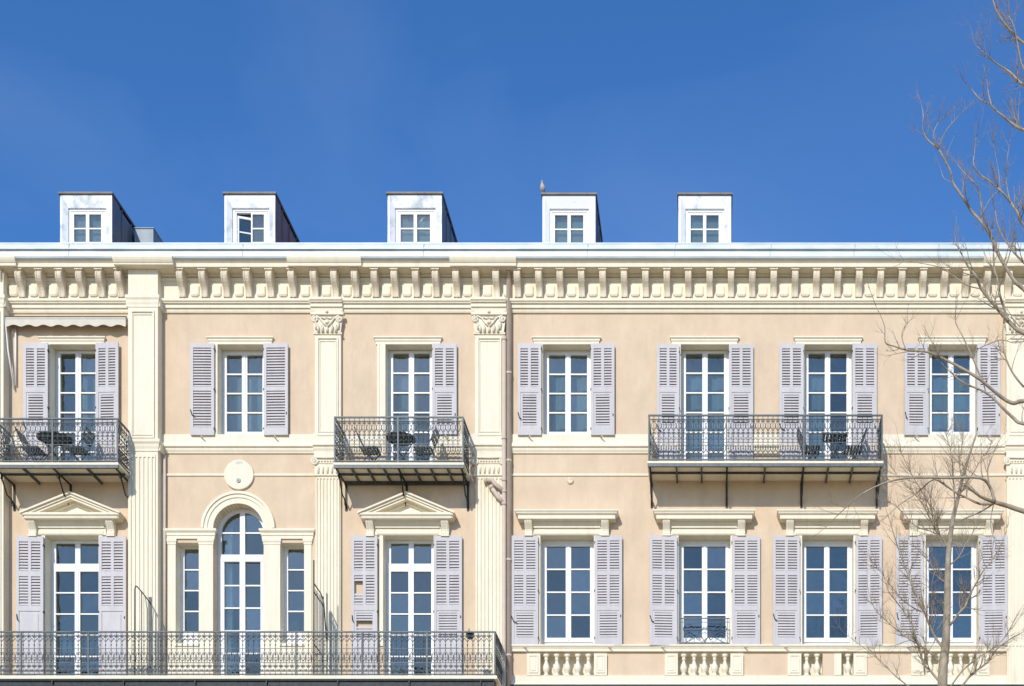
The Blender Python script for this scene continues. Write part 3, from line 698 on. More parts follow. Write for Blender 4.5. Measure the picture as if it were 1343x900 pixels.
# ---- balconies
def bar_upper(h):
    m = MB(); r = .0078
    m.tube([(0, 0, 0), (0, 0, h)], .0062, 4, False)
    for s_ in (-1, 1):
        m.tube(spiral((s_*.027, 0, h*.885), .027, .007, -math.pi/2, -s_*1.15, 10), r*.9, 4)
        m.tube([(s_*.004, 0, h*.66), (s_*.024, 0, h*.69), (s_*.046, 0, h*.74), (s_*.052, 0, h*.80), (s_*.03, 0, h*.845)], r*.9, 4)
        m.tube(spiral((s_*.027, 0, h*.60), .026, .007, math.pi/2, s_*1.1, 10), r*.9, 4)
        m.tube([(s_*.005, 0, h*.47), (s_*.03, 0, h*.455), (s_*.046, 0, h*.49), (s_*.03, 0, h*.51)], r*.85, 4)
        m.tube([(0, 0, h*.15), (s_*.034, 0, h*.19), (s_*.052, 0, h*.25), (s_*.046, 0, h*.32), (s_*.022, 0, h*.34), (s_*.012, 0, h*.30)], r*.95, 4)
        m.tube(spiral((s_*.027, 0, h*.08), .028, .007, math.pi/2, -s_*1.2, 11), r*.95, 4)
    m.box(-.053, .053, -.005, .005, h*.385, h*.385+.011); m.box(-.053, .053, -.004, .004, h*.715, h*.715+.008)
    m.lathe([(.002, -.024), (.019, 0), (.002, .028)], (0, 0, h*.535), 6); m.lathe([(.003, -.014), (.017, 0), (.003, .014)], (0, 0, h*.42), 6)
    m.lathe([(.002, -.03), (.016, 0), (.002, .03)], (0, 0, h*.25), 6)
    return m.mesh('railing_bar', M['iron'])
def bar_lower(h):
    m = MB(); r = .0080
    m.tube([(0, 0, -.05), (0, 0, h)], .0068, 4, False)
    for s_ in (-1, 1):
        m.tube(spiral((s_*.030, 0, h*.915), .031, .007, -math.pi/2, -s_*1.3, 12), r, 4)
        m.tube([(s_*.003, 0, h*.78), (s_*.03, 0, h*.815), (s_*.055, 0, h*.86)], r*.9, 4)
        m.tube([(s_*.057, 0, h*.29), (s_*.052, 0, h*.40), (s_*.044, 0, h*.48), (s_*.026, 0, h*.53), (s_*.006, 0, h*.50), (s_*.018, 0, h*.46)], r, 4)
        m.tube([(s_*.004, 0, h*.31), (s_*.034, 0, h*.35), (s_*.03, 0, h*.40), (s_*.012, 0, h*.39)], r*.9, 4)
        m.tube(spiral((s_*.030, 0, h*.19), .029, .007, -math.pi/2, -s_*1.3, 12), r, 4)
        m.tube(spiral((s_*.030, 0, h*.075), .029, .007, math.pi/2, -s_*1.3, 12), r, 4)
    m.box(-.058, .058, -.006, .006, h*.262, h*.262+.014); m.box(-.058, .058, -.005, .005, h*.61, h*.61+.010)
    m.lathe([(.003, -.026), (.018, 0), (.003, .026)], (0, 0, h*.70), 6); m.lathe([(.003, -.02), (.016, 0), (.003, .02)], (0, 0, h*.58), 6)
    return m.mesh('railing_bar', M['iron'])
def balcony(px0, px1, ptop, pbot, dep, barfn, pitch, posts, lower=False, label=None):
    y = -dep; x0, x1 = X(px0, y), X(px1, y); ztop, zbot = Z(ptop, y), Z(pbot, y)
    h = ztop-zbot
    base = Z(pbot+2.4, y)                      # top of the slab
    bo = MB()
    if not lower:
        bo.box(x0-.03, x1+.03, y-.03, -.001, base-.05, base)
    else:
        bo.box(x0-.05, x1+.05, y-.05, -.001, base-.07, base)
    bal = bo.build('balcony', 'cream', B)
    if label: bal['label'] = label
    rl = MB()
    for (za_, t) in ((ztop, .014), (zbot, .010)):
        rl.box(x0-.012, x1+.012, y-.018, y+.018, za_-t, za_+t)
        for x in (x0, x1): rl.box(x-.018, x+.018, y+.0181, -.001, za_-t, za_+t)
    rl.box(x0+.02, x1-.02, y-.012, y+.012, ztop-.085, ztop-.076) if not lower else None
    rl.build('handrail', 'iron', bal)
    pm = MB(); pm.box(-.015, .015, -.015, .015, 0, ztop-base-.012); pme_ = pm.mesh('railing_post', M['iron'])
    for p in [px0, px1] + posts: link('railing_post', pme_, bal, (X(p, y), y, base-.002))
    bmsh = barfn(h-.02)
    n = max(2, round((x1-x0)/pitch)); dx = (x1-x0)/n
    for i in range(1, n): link('railing_bar', bmsh, bal, (x0+i*dx, y, zbot+.008))
    n2 = max(2, round((dep-.03)/pitch)); dy = (dep-.02)/n2
    for x in (x0, x1):
        for i in range(1, n2): link('railing_bar', bmsh, bal, (x, y+i*dy, zbot+.008), (0, 0, R(90)))
    return bal, x0, x1, y, base
def ironwork(bal, x0, x1, y, base, joists, struts, foot, mid_long=True, dep=.8):
    m = MB(); u = base-.052
    m.box(x0-.02, x1+.02, y-.022, y+.03, u-.06, u)
    m.box(x0, x1, y*.52-.015, y*.52+.015, u-.04, u-.0005)
    if mid_long == 2: m.box(x0+.02, x1, -.06, -.005, u-.07, u-.001)
    m.build('edge_beam', 'iron', bal)
    for x in joists:
        j = MB(); j.box(x-.017, x+.017, y+.031, -.008, u-.055, u-.0015); j.build('joist', 'iron', bal)
    for x in struts:
        s_ = MB(); zf = foot
        s_.box(x-.02, x+.02, y+.032, -.008, u-.075, u-.056)
        ya = y*.72
        s_.tube([(x, ya, u-.07), (x, ya*.93, u-.16), (x, ya*.55, u-.42), (x, ya*.25, u-.72*(u-zf)), (x, -.05, zf+.08), (x, -.02, zf)], [.018, .018, .016, .016, .017, .014], 6)
        s_.tube([(x, ya*1.02-.09*math.cos(t*.5), u-.12-.06*math.sin(t*.5)*1.0+.0) for t in range(0, 10)], .010, 5)
        s_.tube([(x, -.09+.045*math.cos(t*.6), zf+.09+.055*math.sin(t*.6)) for t in range(0, 11)], .011, 5)
        s_.box(x-.022, x+.022, -.022, -.001, zf-.04, u-.06)
        s_.build('bracket', 'irondark', bal)
UB = .8
b1 = balcony(-9, 154, 549.5, 605, UB, bar_upper, .105, [69], label='corner balcony under the awning')
ironwork(*b1, [X(p, -UB) for p in (28, 112)], [X(p, -UB) for p in (-6, 70, 152)], Z(668), dep=UB)
b2 = balcony(439, 607, 547.5, 605, UB, bar_upper, .105, [522], label='balcony between the two pilasters')
ironwork(*b2, [X(p, -UB) for p in (460, 481, 502, 543, 564, 586)], [X(p, -UB) for p in (441, 522.5, 605)], Z(668), 2, dep=UB)
b3_ = balcony(851, 1157, 545, 603, UB, bar_upper, .105, [953, 1054], label='double balcony spanning two french windows')
ironwork(*b3_, [X(p, -UB) for p in (887, 920, 1003.5, 1087, 1119)], [X(p, -UB) for p in (852.5, 953.5, 1054, 1155.5)], Z(664), dep=UB)
LB = 1.1
b4 = balcony(-70, 649, 829, 884.5, LB, bar_lower, .115, [28, 116, 207, 297, 388, 475, 560], True, label='long balcony running past the pedimented windows')
bal4, x0, x1, y, base = b4
gm = MB(); gm.box(x0, x1-.01, y-.035, y+.30, base-.30, base-.0705)
gm.box(x0, x1-.03, y-.075, y-.034, base-.115, base-.10); gm.box(x0, x1-.03, y-.075, y-.034, base-.235, base-.215)
for i in range(10): gm.box(x1-.3-i*1.5, x1-.275-i*1.5, y-.082, y-.034, base-.22, base-.11)
gm.build('eaves_gutter', 'irondark', bal4)
for (px, mirror) in ((176, 0), (411, 1)):                           # hinged privacy screens across the balcony
    m = MB(); xw = X(px, y); zf = base; zt_ = Z(766, y)
    if not mirror:
        m.tube([(xw, y+.03, zf), (xw, y+.03, zt_-.12), (xw, y+.07, zt_-.02), (xw, y+.14, zt_), (xw, y*.62, zt_-.03), (xw, -.28, zt_-.10)], .014, 6)
        m.tube([(xw, y*.66, zf), (xw, y*.66, zt_-.035)], .010, 5)
        m.tube([(xw, y*.4, zf), (xw, y*.4, zt_-.3), (xw, y*.5, zt_-.04)], .008, 5)
        m.box(xw-.025, xw+.025, -.30, -.25, zf, zt_+.02)
    else:
        m.tube([(xw, y+.03, zf), (xw, y+.03, Z(734, y))], .015, 6)
        m.tube([(xw, y+.03, zt_+.03), (xw, y*.5, zt_+.0), (xw, y*.3, zt_-.12), (xw, -.12, zt_-.85)], .014, 6)
        for f in (.35, 1.45): m.tube([(xw, y+.03, zt_-f+.2), (xw, -.42, zt_-f+.16)], .013, 5)
        for q in range(5): m.tube([(xw, y+.14+q*.1, zf), (xw, y+.14+q*.1, zt_-.06)], .008, 4)
        m.box(xw-.02, xw+.02, -.44, -.40, zf, zt_-.02)
        m.tube([(xw, -.1, zf), (xw, -.1, Z(778, -.1))], .012, 5)
    m.build('privacy_screen', 'iron', bal4)
# window guard at L5
wg = MB(); yg = -.02; gx0, gx1 = X(892, yg), X(957, yg); gt_, gb_ = Z(811, yg), Z(844, yg)
wg.box(gx0, gx1, yg-.01, yg+.01, gt_-.012, gt_+.008); wg.box(gx0, gx1, yg-.01, yg+.01, gb_-.01, gb_+.01); wg.box(gx0, gx1, yg-.006, yg+.006, gt_-.09, gt_-.08)
for x in (gx0+.01, gx0+.05, gx1-.05, gx1-.01): wg.box(x-.007, x+.007, yg-.007, yg+.007, gb_, gt_)
cxg = (gx0+gx1)/2; gh = gt_-gb_
for s_ in (-1, 1):
    wg.tube(spiral((cxg+s_*.36, yg, gb_+gh*.55), .13, .02, math.pi/2, -s_*1.5, 22), .008, 5)
    wg.tube([(cxg+s_*.36, yg, gb_+gh*.79), (cxg+s_*.2, yg, gb_+gh*.62), (cxg+s_*.08, yg, gb_+gh*.3), (cxg+s_*.0, yg, gb_+.02)], .008, 5)
    wg.tube([(cxg+s_*.42, yg, gb_+.02), (cxg+s_*.2, yg, gb_+.13), (cxg+s_*.02, yg, gb_+.36)], .008, 5)
    wg.tube(spiral((cxg+s_*.14, yg, gb_+gh*.22), .06, .012, 0, s_*1.4, 16), .007, 5)
wg.build('window_guard', 'iron', B)

# ---- drainpipes
dp = MB(); yp = -.10
xa = X(667.5, yp)
dp.tube([(xa, yp, 0), (xa, yp, Z(362, yp)), (xa, -.2, zs_+.02)], .058, 14)
d1 = dp.build('drainpipe', 'pipe', B)
for py in (490, 605, 735, 860):
    c = MB(); c.lathe([(.066, -.025), (.068, 0), (.066, .025)], (xa, yp, Z(py, yp)), 14); c.box(xa-.012, xa+.012, yp, 0, Z(py, yp)-.012, Z(py, yp)+.012); c.build('pipe_collar', 'pipe', d1)
dp = MB(); xb = X(661, -.16); yb = -.16
dp.tube([(xb, yb, 0), (xb, yb, Z(441, yb))], .045, 12)
for zpx, ex, ez, fx in ((642, 645, 630, 639), (657, 649, 646, 645.5)):
    pts = [P(660.5, zpx+2, yb), P(ex+4, ez+5 if fx < 641 else ez+6, yb), P(ex, ez, yb), P(fx, ez+(.5 if fx < 641 else -5), yb)]
    dp.tube(pts, .05, 12); dp.tube([pts[-1], pts[-1]+(pts[-1]-pts[-2])*.7], [.058, .056], 12)
d2 = dp.build('drainpipe', 'pipe', B); d2['label'] = 'thinner drainpipe with two branch sockets'
for py in (445, 575, 630, 645, 661, 865):
    c = MB(); c.lathe([(.053, -.03), (.055, 0), (.053, .03)], (xb, yb, Z(py, yb)), 12); c.build('pipe_collar', 'pipe', d2)
sb = MB(); xs_ = X(216, -.06); sb.tube([(xs_, -.06, Z(912)), (xs_, -.06, Z(600))], .03, 8); sb.build('slim_pipe', 'pipe', B)

# ---- dormers
YD = 1.0
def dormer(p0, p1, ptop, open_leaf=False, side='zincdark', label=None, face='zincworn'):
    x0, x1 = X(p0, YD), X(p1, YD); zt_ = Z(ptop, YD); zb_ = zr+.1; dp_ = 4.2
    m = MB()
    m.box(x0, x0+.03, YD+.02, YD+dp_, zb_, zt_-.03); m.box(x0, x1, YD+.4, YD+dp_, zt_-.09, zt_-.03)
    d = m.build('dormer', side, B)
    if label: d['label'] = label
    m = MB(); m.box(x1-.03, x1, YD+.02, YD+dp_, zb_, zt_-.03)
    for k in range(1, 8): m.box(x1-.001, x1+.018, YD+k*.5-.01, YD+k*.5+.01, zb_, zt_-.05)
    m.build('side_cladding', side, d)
    m = MB(); m.box(x0-.03, x1+.03, YD-.05, YD+dp_+.05, zt_-.028, zt_+.012); m.build('flat_roof', 'copper', d)
    # zinc face: flat outer frame with splayed inner boards
    m = MB(); wz = .155; tz = .26; i0, i1, it_ = x0+wz, x1-wz, zt_-.03-tz
    o_ = [(x0, zb_), (x0, zt_-.03), (x1, zt_-.03), (x1, zb_)]; q = [(i0, zb_), (i0, it_), (i1, it_), (i1, zb_)]
    mid = [(x0+.045, zb_), (x0+.05, zt_-.06), (x1-.05, zt_-.06), (x1-.045, zb_)]
    for k in range(3):
        m.add([(o_[k][0], YD-.005, o_[k][1]), (o_[k+1][0], YD-.005, o_[k+1][1]), (mid[k+1][0], YD-.012, mid[k+1][1]), (mid[k][0], YD-.012, mid[k][1])], [(0, 1, 2, 3)])
        m.add([(mid[k][0], YD-.012, mid[k][1]), (mid[k+1][0], YD-.012, mid[k+1][1]), (q[k+1][0], YD+.05, q[k+1][1]), (q[k][0], YD+.05, q[k][1])], [(0, 1, 2, 3)])
        m.add([(q[k][0], YD+.05, q[k][1]), (q[k+1][0], YD+.05, q[k+1][1]), (q[k+1][0], YD+.2, q[k+1][1]), (q[k][0], YD+.2, q[k][1])], [(0, 1, 2, 3)])
    fix_normals(m.build('zinc_face', face, d))
    m = MB(); yw = YD+.09; f = .085
    m.box(i0, i0+f, yw, yw+.06, zb_, it_); m.box(i1-f, i1, yw, yw+.06, zb_, it_); m.box(i0+f, i1-f, yw, yw+.06, it_-.085, it_)
    m.box(i0+.04, i1-.04, yw-.015, yw-.0005, it_-.06, it_-.035)
    cx = (i0+i1)/2; pane = []
    zg0 = it_-.125; rowh = .318
    def leaf(a, b, name_off=0.0):
        s = .03
        m.box(a, a+s, yw-.01, yw+.05, zb_, it_-.086); m.box(b-s*1.4, b, yw-.01, yw+.05, zb_, it_-.086); m.box(a+s, b-s*1.4, yw-.01, yw+.05, zg0, it_-.086)
        z_ = zg0
        while z_ > zb_+.1:
            nz_ = max(zb_, z_-rowh); pane.append(((a+s+b-s*1.4)/2, (z_+nz_)/2, b-a-s*2.4+.01, z_-nz_)); m.box(a+s, b-s*1.4, yw, yw+.04, nz_-.014, nz_+.014); z_ = nz_
    leaf(cx, i1-f)
    if not open_leaf: leaf(i0+f, cx)
    wo = m.build('window_frame', 'white', d)
    for c in pane: link('pane', unit_box('glass'), d, (c[0], yw+.03, c[1]), (R(random.uniform(1.6, 2.4)), 0, R(random.uniform(-.6, .6))), (c[2], .006, c[3]))
    if open_leaf:                                            # left leaf swung slightly inwards
        m = MB(); wl = cx-i0-f; m.box(0, .035, -.03, .02, zb_, it_-.15); m.box(wl-.04, wl, -.03, .02, zb_, it_-.15); m.box(.035, wl-.04, -.03, .02, it_-.20, it_-.15)
        for z_ in (zg0-.06-rowh, zg0-.06-2*rowh): m.box(.035, wl-.04, -.02, .01, z_-.014, z_+.014)
        lo_ = m.build('open_leaf', 'white', d); lo_.location = (i0+f+.012, yw+.03, 0); lo_.rotation_euler = (0, 0, R(16))
        ca, sa = math.cos(R(16)), math.sin(R(16)); lx = (wl)/2
        link('pane', unit_box('glass'), d, (i0+f+.012+lx*ca, yw+.03+lx*sa, (it_-.18+zb_)/2), (0, 0, R(16)), (wl-.06, .006, it_-.2-zb_))
    bk = MB(); bk.box(x0+.04, x1-.04, YD+.21, YD+.23, zb_, zt_-.2); bk.build('blind', 'net' if not open_leaf else 'interior', d)
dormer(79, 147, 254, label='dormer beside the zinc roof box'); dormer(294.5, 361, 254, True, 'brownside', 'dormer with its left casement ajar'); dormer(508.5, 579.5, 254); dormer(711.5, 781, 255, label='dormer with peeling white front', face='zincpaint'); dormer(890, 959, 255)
m = MB(); yb_ = 2.0; x0, x1 = X(176.5, yb_), X(201, yb_); m.box(x0, x1, yb_, yb_+.9, zr+.2, Z(300, yb_)); m.box(x0-.02, x1+.02, yb_-.02, yb_+.92, Z(300, yb_), Z(299, yb_)); m.build('roof_box', 'zincgrey', B)

# ------------------------------------------------------------------ awning
A = link('awning', None); tag(A, 'rolled off-white awning with scalloped valance above the corner balcony', 'awning')
m = MB(); ya = -.20; x0, x1 = X(8, ya), X(165, ya); zt_ = Z(416, ya)
n = 96
top = []; bot = []
for i in range(n+1):
    f = i/n; top.append((x0+(x1-x0)*f, zt_-.03)); bot.append((x0+(x1-x0)*f, zt_-.185-.022*math.cos(f*2*math.pi*8.0)))
for i in range(n): m.prism_y([bot[i], bot[i+1], top[i+1], top[i]], ya-.004, ya)
m.build('valance', 'awning', A)
m = MB(); m.prism_x([(ya-.012, zt_-.04), (ya-.012, zt_+.0), (0, zt_+.05), (0, zt_-.0)], x0, x1); m.tube([(x0+.02, -.09, zt_-.06), (x1-.02, -.09, zt_-.06)], .05, 12); m.build('roller', 'awning', A)
m = MB(); m.box(x0-.02, x1+.02, ya-.014, ya+.008, zt_-.008, zt_+.016); m.build('front_bar', 'irondark', A)
m = MB(); m.tube([(x0-.03, ya, zt_-.0), (x0+.01, -.13, zt_-.7), (x0+.1, -.04, zt_-1.5)], .018, 6); m.tube([(x0+.13, -.05, zt_-.1), (x0+.13, -.05, zt_-1.4)], .02, 6); m.build('arm', 'white', A)

# ------------------------------------------------------------------ furniture
def chair(px, y, base, face, label):        # folding slatted bistro chair; face +1 looks towards +x
    c = link('folding_chair', None, None, (X(px, y), y, base)); tag(c, label, 'chair', 'folding chairs on the balconies')
    c.rotation_euler = (0, 0, 0 if face > 0 else math.pi)
    w_ = .2
    for s_ in (-1, 1):
        m = MB(); m.tube([(.20, s_*w_, 0), (.0, s_*w_, .30), (-.17, s_*w_, .55), (-.30, s_*w_*.96, .86)], .012, 5); m.build('leg', 'green', c)
        m = MB(); m.tube([(-.20, s_*(w_-.025), 0), (.0, s_*(w_-.025), .26), (.17, s_*(w_-.025), .44)], .012, 5); m.build('leg', 'green', c)
    m = MB(); m.tube([(-.2, -w_+.025, .02), (-.2, w_-.025, .02)], .009, 5); m.tube([(.2, -w_, .02), (.2, w_, .02)], .009, 5); m.tube([(.0, -w_, .29), (.0, w_, .29)], .009, 5); m.build('stretcher', 'green', c)
    sm_ = MB(); sm_.box(-.026, .026, -w_-.01, w_+.01, -.009, .009); sme = sm_.mesh('seat_slat', M['green'])
    for i in range(6): link('seat_slat', sme, c, (-.17+i*.066, 0, .445))
    bm_ = MB(); bm_.box(-.008, .008, -w_-.005, w_+.005, -.035, .035); bme = bm_.mesh('back_slat', M['green'])
    for z_, x_ in ((.82, -.288), (.72, -.247), (.63, -.208)): link('back_slat', bme, c, (x_, 0, z_), (0, R(-22), 0))
def table(px, y, base, rx, ry, label, rect=False):
    t = link('folding_table', None, None, (X(px, y), y, base)); tag(t, label, 'table', 'folding tables on the balconies')
    n_ = 7; wd = 2*rx/n_ if rect else 2*ry/n_
    m = MB()
    if rect:
        m.box(-rx, rx, -ry, -ry+.03, .69, .715); m.box(-rx, rx, ry-.03, ry, .69, .715)
        for i in range(n_): link('table_slat', unit_box('green'), t, (-rx+(i+.5)*wd, 0, .722), None, (wd*.8, ry*2, .016))
    else:
        pts = [Vector((rx*math.cos(a*math.pi/8), ry*math.sin(a*math.pi/8), .705)) for a in range(17)]
        m.tube(pts, .014, 5)
        for i in range(n_):
            yy = -ry+(i+.5)*wd; hx = rx*math.sqrt(max(0, 1-(yy/ry)**2)); link('table_slat', unit_box('green'), t, (0, yy, .722), None, (hx*2, wd*.86, .016))
    m.build('table_rim', 'green', t)
    for s_ in (-1, 1):
        for q in (-1, 1):
            m = MB(); m.tube([(q*rx*.75, s_*ry*.6, 0), (0, s_*ry*.58, .36), (-q*rx*.7, s_*ry*.56, .70)], .012, 5); m.build('leg', 'green', t)
    m = MB(); m.tube([(0, -ry*.6, .36), (0, ry*.6, .36)], .009, 5); m.build('stretcher', 'green', t)
chair(44, -.42, b1[4], 1, 'dark folding chair under the awning, table between it and the broad pier')
table(72, -.40, b1[4], .37, .30, 'dark round slatted table on the balcony under the awning')
chair(101, -.42, b1[4], -1, 'dark folding chair under the awning, between the table and the broad pier')
chair(486, -.42, b2[4], 1, 'dark folding chair before bare wall, on the shutterless side of its french window')
table(526, -.40, b2[4], .31, .29, 'dark round slatted table on the balcony between pilasters')
chair(556, -.42, b2[4], -1, 'dark folding chair beside the round table, in front of the lone shutter')
chair(1064, -.36, b3_[4], 1, 'dark folding chair on the double balcony, between square table and balcony middle')
table(1094.5, -.38, b3_[4], .27, .2, 'dark square slatted table on the double balcony', True)
chair(1118, -.36, b3_[4], -1, 'dark folding chair on the double balcony, between square table and end railing')
m = MB(); pc_ = P(616.5, 838, -LB+.12); m.lathe([(.05, 0), (.075, .03), (.085, .09), (.09, .13), (.075, .13), (.07, .1)], pc_, 14); m.tube([pc_+Vector((0, -.07, .11)), pc_+Vector((0, -.13, .17)), pc_+Vector((0, -.15, .12))], .008, 5)
tag(m.build('hanging_pot', 'irondark'), 'small dark pot hooked on the long balcony railing', 'pot')

# ------------------------------------------------------------------ bird
m = MB(); yb_ = YD-.0; c0 = P(712.2, 254.2, yb_)
prof = [(.0, .0), (.03, .01), (.052, .04), (.06, .08), (.052, .12), (.034, .155), (.026, .172), (.03, .19), (.026, .212), (.012, .226), (.0, .23)]
n = 12; o = len(m.v)
for i, (r, h) in enumerate(prof):
    for k in range(n):
        a_ = 2*math.pi*k/n; m.v.append((c0.x+r*math.cos(a_)-.02*(h/.23), c0.y+r*1.2*math.sin(a_)+.09*(1-h/.23)-.06, c0.z+.035+h))
for i in range(len(prof)-1):
    for k in range(n): m.f.append([o+i*n+k, o+i*n+(k+1) % n, o+(i+1)*n+(k+1) % n, o+(i+1)*n+k]); m.sm.append(True)
m.tube([(c0.x, c0.y+.05, c0.z+.08), (c0.x, c0.y+.13, c0.z+.05), (c0.x, c0.y+.2, c0.z+.03)], [.03, .028, .02], 6)          # tail
m.tube([(c0.x-.02, c0.y-.085, c0.z+.238), (c0.x-.02, c0.y-.115, c0.z+.232)], [.009, .002], 5)          # beak
for s_ in (-1, 1): m.tube([(c0.x+s_*.018, c0.y+.0, c0.z+.05), (c0.x+s_*.018, c0.y-.01, c0.z+.012), (c0.x+s_*.018, c0.y-.035, c0.z+.013)], .005, 4)
tag(m.build('pigeon', 'bird'), 'small pigeon perched on the corner of a dormer roof', 'bird')

# ------------------------------------------------------------------ bare trees
def smooth_path(pts, n=3):
    out = []
    for i in range(len(pts)-1):
        p0, p1, p2, p3 = pts[max(i-1, 0)], pts[i], pts[i+1], pts[min(i+2, len(pts)-1)]
        for k in range(n):
            t = k/n; out.append(.5*((2*p1)+(p2-p0)*t+(2*p0-5*p1+4*p2-p3)*t*t+(3*p1-p0-3*p2+p3)*t**3))
    out.append(pts[-1]); return out
rng = random.Random(21)
def twig(m, p, d, ln, r, depth, up=.25):
    n = 5; pts = [p.copy()]; q = p.copy(); dd = d.normalized()
    for i in range(n):
        dd = (dd + Vector((rng.gauss(0, .13), rng.gauss(0, .13), rng.gauss(0, .10)+up*.25))).normalized()
        q = q + dd*ln/n; pts.append(q.copy())
    m.tube(pts, [r*(1-.75*i/n) for i in range(n+1)], 4 if r < .008 else 5)
    if depth > 0:
        k = rng.randint(2, 4)
        for j in range(k):
            i = rng.randint(1, n-1); t = (pts[i+1]-pts[i]).normalized()
            ax = Vector((rng.gauss(0, 1), rng.gauss(0, 1), rng.gauss(0, 1))); ax = (ax - t*ax.dot(t)).normalized()
            ang = rng.uniform(.45, .95)
            twig(m, pts[i], t*math.cos(ang)+ax*math.sin(ang), ln*rng.uniform(.4, .7), r*(1-.75*i/n)*.7, depth-1, up)
def limb(m, mt, pxs, y0, r0, r1, dens, tl, depth, up=.3, dy=0.0, skip=.15):
    pts = []
    for i, (px, py) in enumerate(pxs):
        f = i/max(1, len(pxs)-1); pts.append(P(px, py, y0+dy*f+(rng.uniform(-.08, .08) if i else 0)))
    pts = smooth_path(pts, 3); n = len(pts)-1
    m.tube(pts, [r0+(r1-r0)*i/n + (rng.uniform(-.04, .06)*r0) for i in range(n+1)], 7)
    ln = sum((pts[i+1]-pts[i]).length for i in range(n))
    for j in range(int(ln*dens)):
        i = rng.randint(int(n*skip), n-1); t = (pts[i+1]-pts[i]).normalized(); f = i/n
        ax = Vector((rng.gauss(0, 1), rng.gauss(0, .9), rng.gauss(0, .8)+.5)); ax = (ax - t*ax.dot(t)).normalized(); ang = rng.uniform(.5, 1.0)
        twig(mt, pts[i].lerp(pts[i+1], rng.random()), t*math.cos(ang)+ax*math.sin(ang), tl*rng.uniform(.5, 1.2)*(1-.3*f), max(.0038, min(.0085, (r0+(r1-r0)*f)*.5)), depth, up)
    twig(mt, pts[-1], pts[-1]-pts[-2], tl*.9, r1, depth, up)
    return pts
# young tree in front of the last window bay
YA = -6.5
TA = link('bare_tree', None, None, (X(1236, YA), YA, 0)); tag(TA, 'slender bare tree with dense fine twigs in front of the end window', 'tree', None)
def local(o, root):                          # keep geometry in place under a root that stands at the trunk's foot
    o.parent = root; o.location = -root.location; return o
mt = MB(); tw = MB(); br = MB()
x_, z_ = X(1236, YA), Z(900, YA)
tp = [Vector((x_-.05, YA, -.1)), Vector((x_+.02, YA, 2.5)), Vector((x_-.03, YA, 5.5)), P(1236, 900, YA), P(1240, 848, YA), P(1242, 800, YA), P(1243, 750, YA), P(1245, 715, YA), P(1250, 680, YA), P(1256, 655, YA), P(1263, 625, YA), P(1272, 595, YA), P(1281, 568, YA)]
sp_ = smooth_path(tp, 4); n = len(sp_)-1
rad = []
for p in sp_:
    f = max(0, min(1, (p.z-8)/5)); rad.append((.135-.039*min(1, max(0, p.z)/8)) if p.z < 8 else .082*(1-f)+.014)
mt.tube(sp_, rad, 10)
LA = [([(1237, 850), (1226, 835), (1217, 815), (1211, 800), (1200, 776), (1190, 752), (1180, 725), (1172, 700), (1166, 680)], .04, .008, 5, .55),
      ([(1213, 803), (1203, 800), (1185, 788), (1168, 768), (1155, 750), (1143, 735)], .022, .006, 5, .5),
      ([(1236, 872), (1222, 858), (1206, 846), (1192, 838), (1176, 826), (1160, 812), (1148, 800), (1140, 780)], .03, .007, 4, .55),
      ([(1236, 899), (1222, 882), (1210, 868), (1206, 850), (1200, 832), (1194, 815), (1180, 795), (1165, 775), (1160, 758)], .036, .008, 5, .5),
      ([(1198, 905), (1176, 888), (1158, 870), (1143, 857), (1128, 846), (1112, 834)], .022, .006, 3, .5),
      ([(1246, 820), (1258, 804), (1266, 795), (1272, 780), (1282, 762), (1290, 748), (1301, 735), (1312, 716), (1318, 702)], .036, .008, 4.5, .5),
      ([(1262, 900), (1275, 884), (1296, 868), (1304, 855), (1318, 843), (1332, 834), (1350, 825)], .034, .009, 4, .5),
      ([(1244, 905), (1262, 880), (1284, 862), (1300, 852), (1316, 838), (1330, 815)], .026, .007, 3, .5),
      ([(1244, 765), (1232, 758), (1222, 742), (1210, 728), (1195, 712)], .022, .006, 6, .5),
      ([(1246, 725), (1236, 705), (1226, 695), (1222, 670), (1212, 650), (1200, 630), (1190, 612), (1182, 592)], .028, .006, 7, .6),
      ([(1226, 692), (1216, 672), (1205, 655), (1190, 638), (1176, 622), (1164, 606)], .018, .005, 6, .5),
      ([(1251, 680), (1252, 655), (1250, 630), (1249, 605), (1245, 585), (1240, 568)], .022, .005, 7, .5),
      ([(1256, 655), (1266, 636), (1278, 618), (1288, 600), (1298, 588)], .02, .005, 6, .5),
      ([(1247, 740), (1258, 730), (1266, 715), (1275, 700), (1282, 680), (1294, 662)], .02, .005, 5, .5),
      ([(1245, 790), (1230, 790), (1222, 770), (1226, 750)], .016, .005, 4, .4),
      ([(1262, 630), (1258, 605), (1262, 580), (1256, 555)], .016, .005, 7, .45),
      ([(1236, 716), (1228, 700), (1200, 690), (1180, 668), (1160, 655)], .016, .005, 5, .5)]
for pxs, r0, r1, dn, tl in LA: limb(br, tw, pxs, YA, r0*.60, r1*.62, dn*3.0, tl*1.1, 2, .45, rng.uniform(-.6, .6))
for mm, nm, ma in ((mt, 'trunk', 'bark'), (br, 'limbs', 'bark'), (tw, 'crown', 'twig')): local(mm.build(nm, ma), TA)
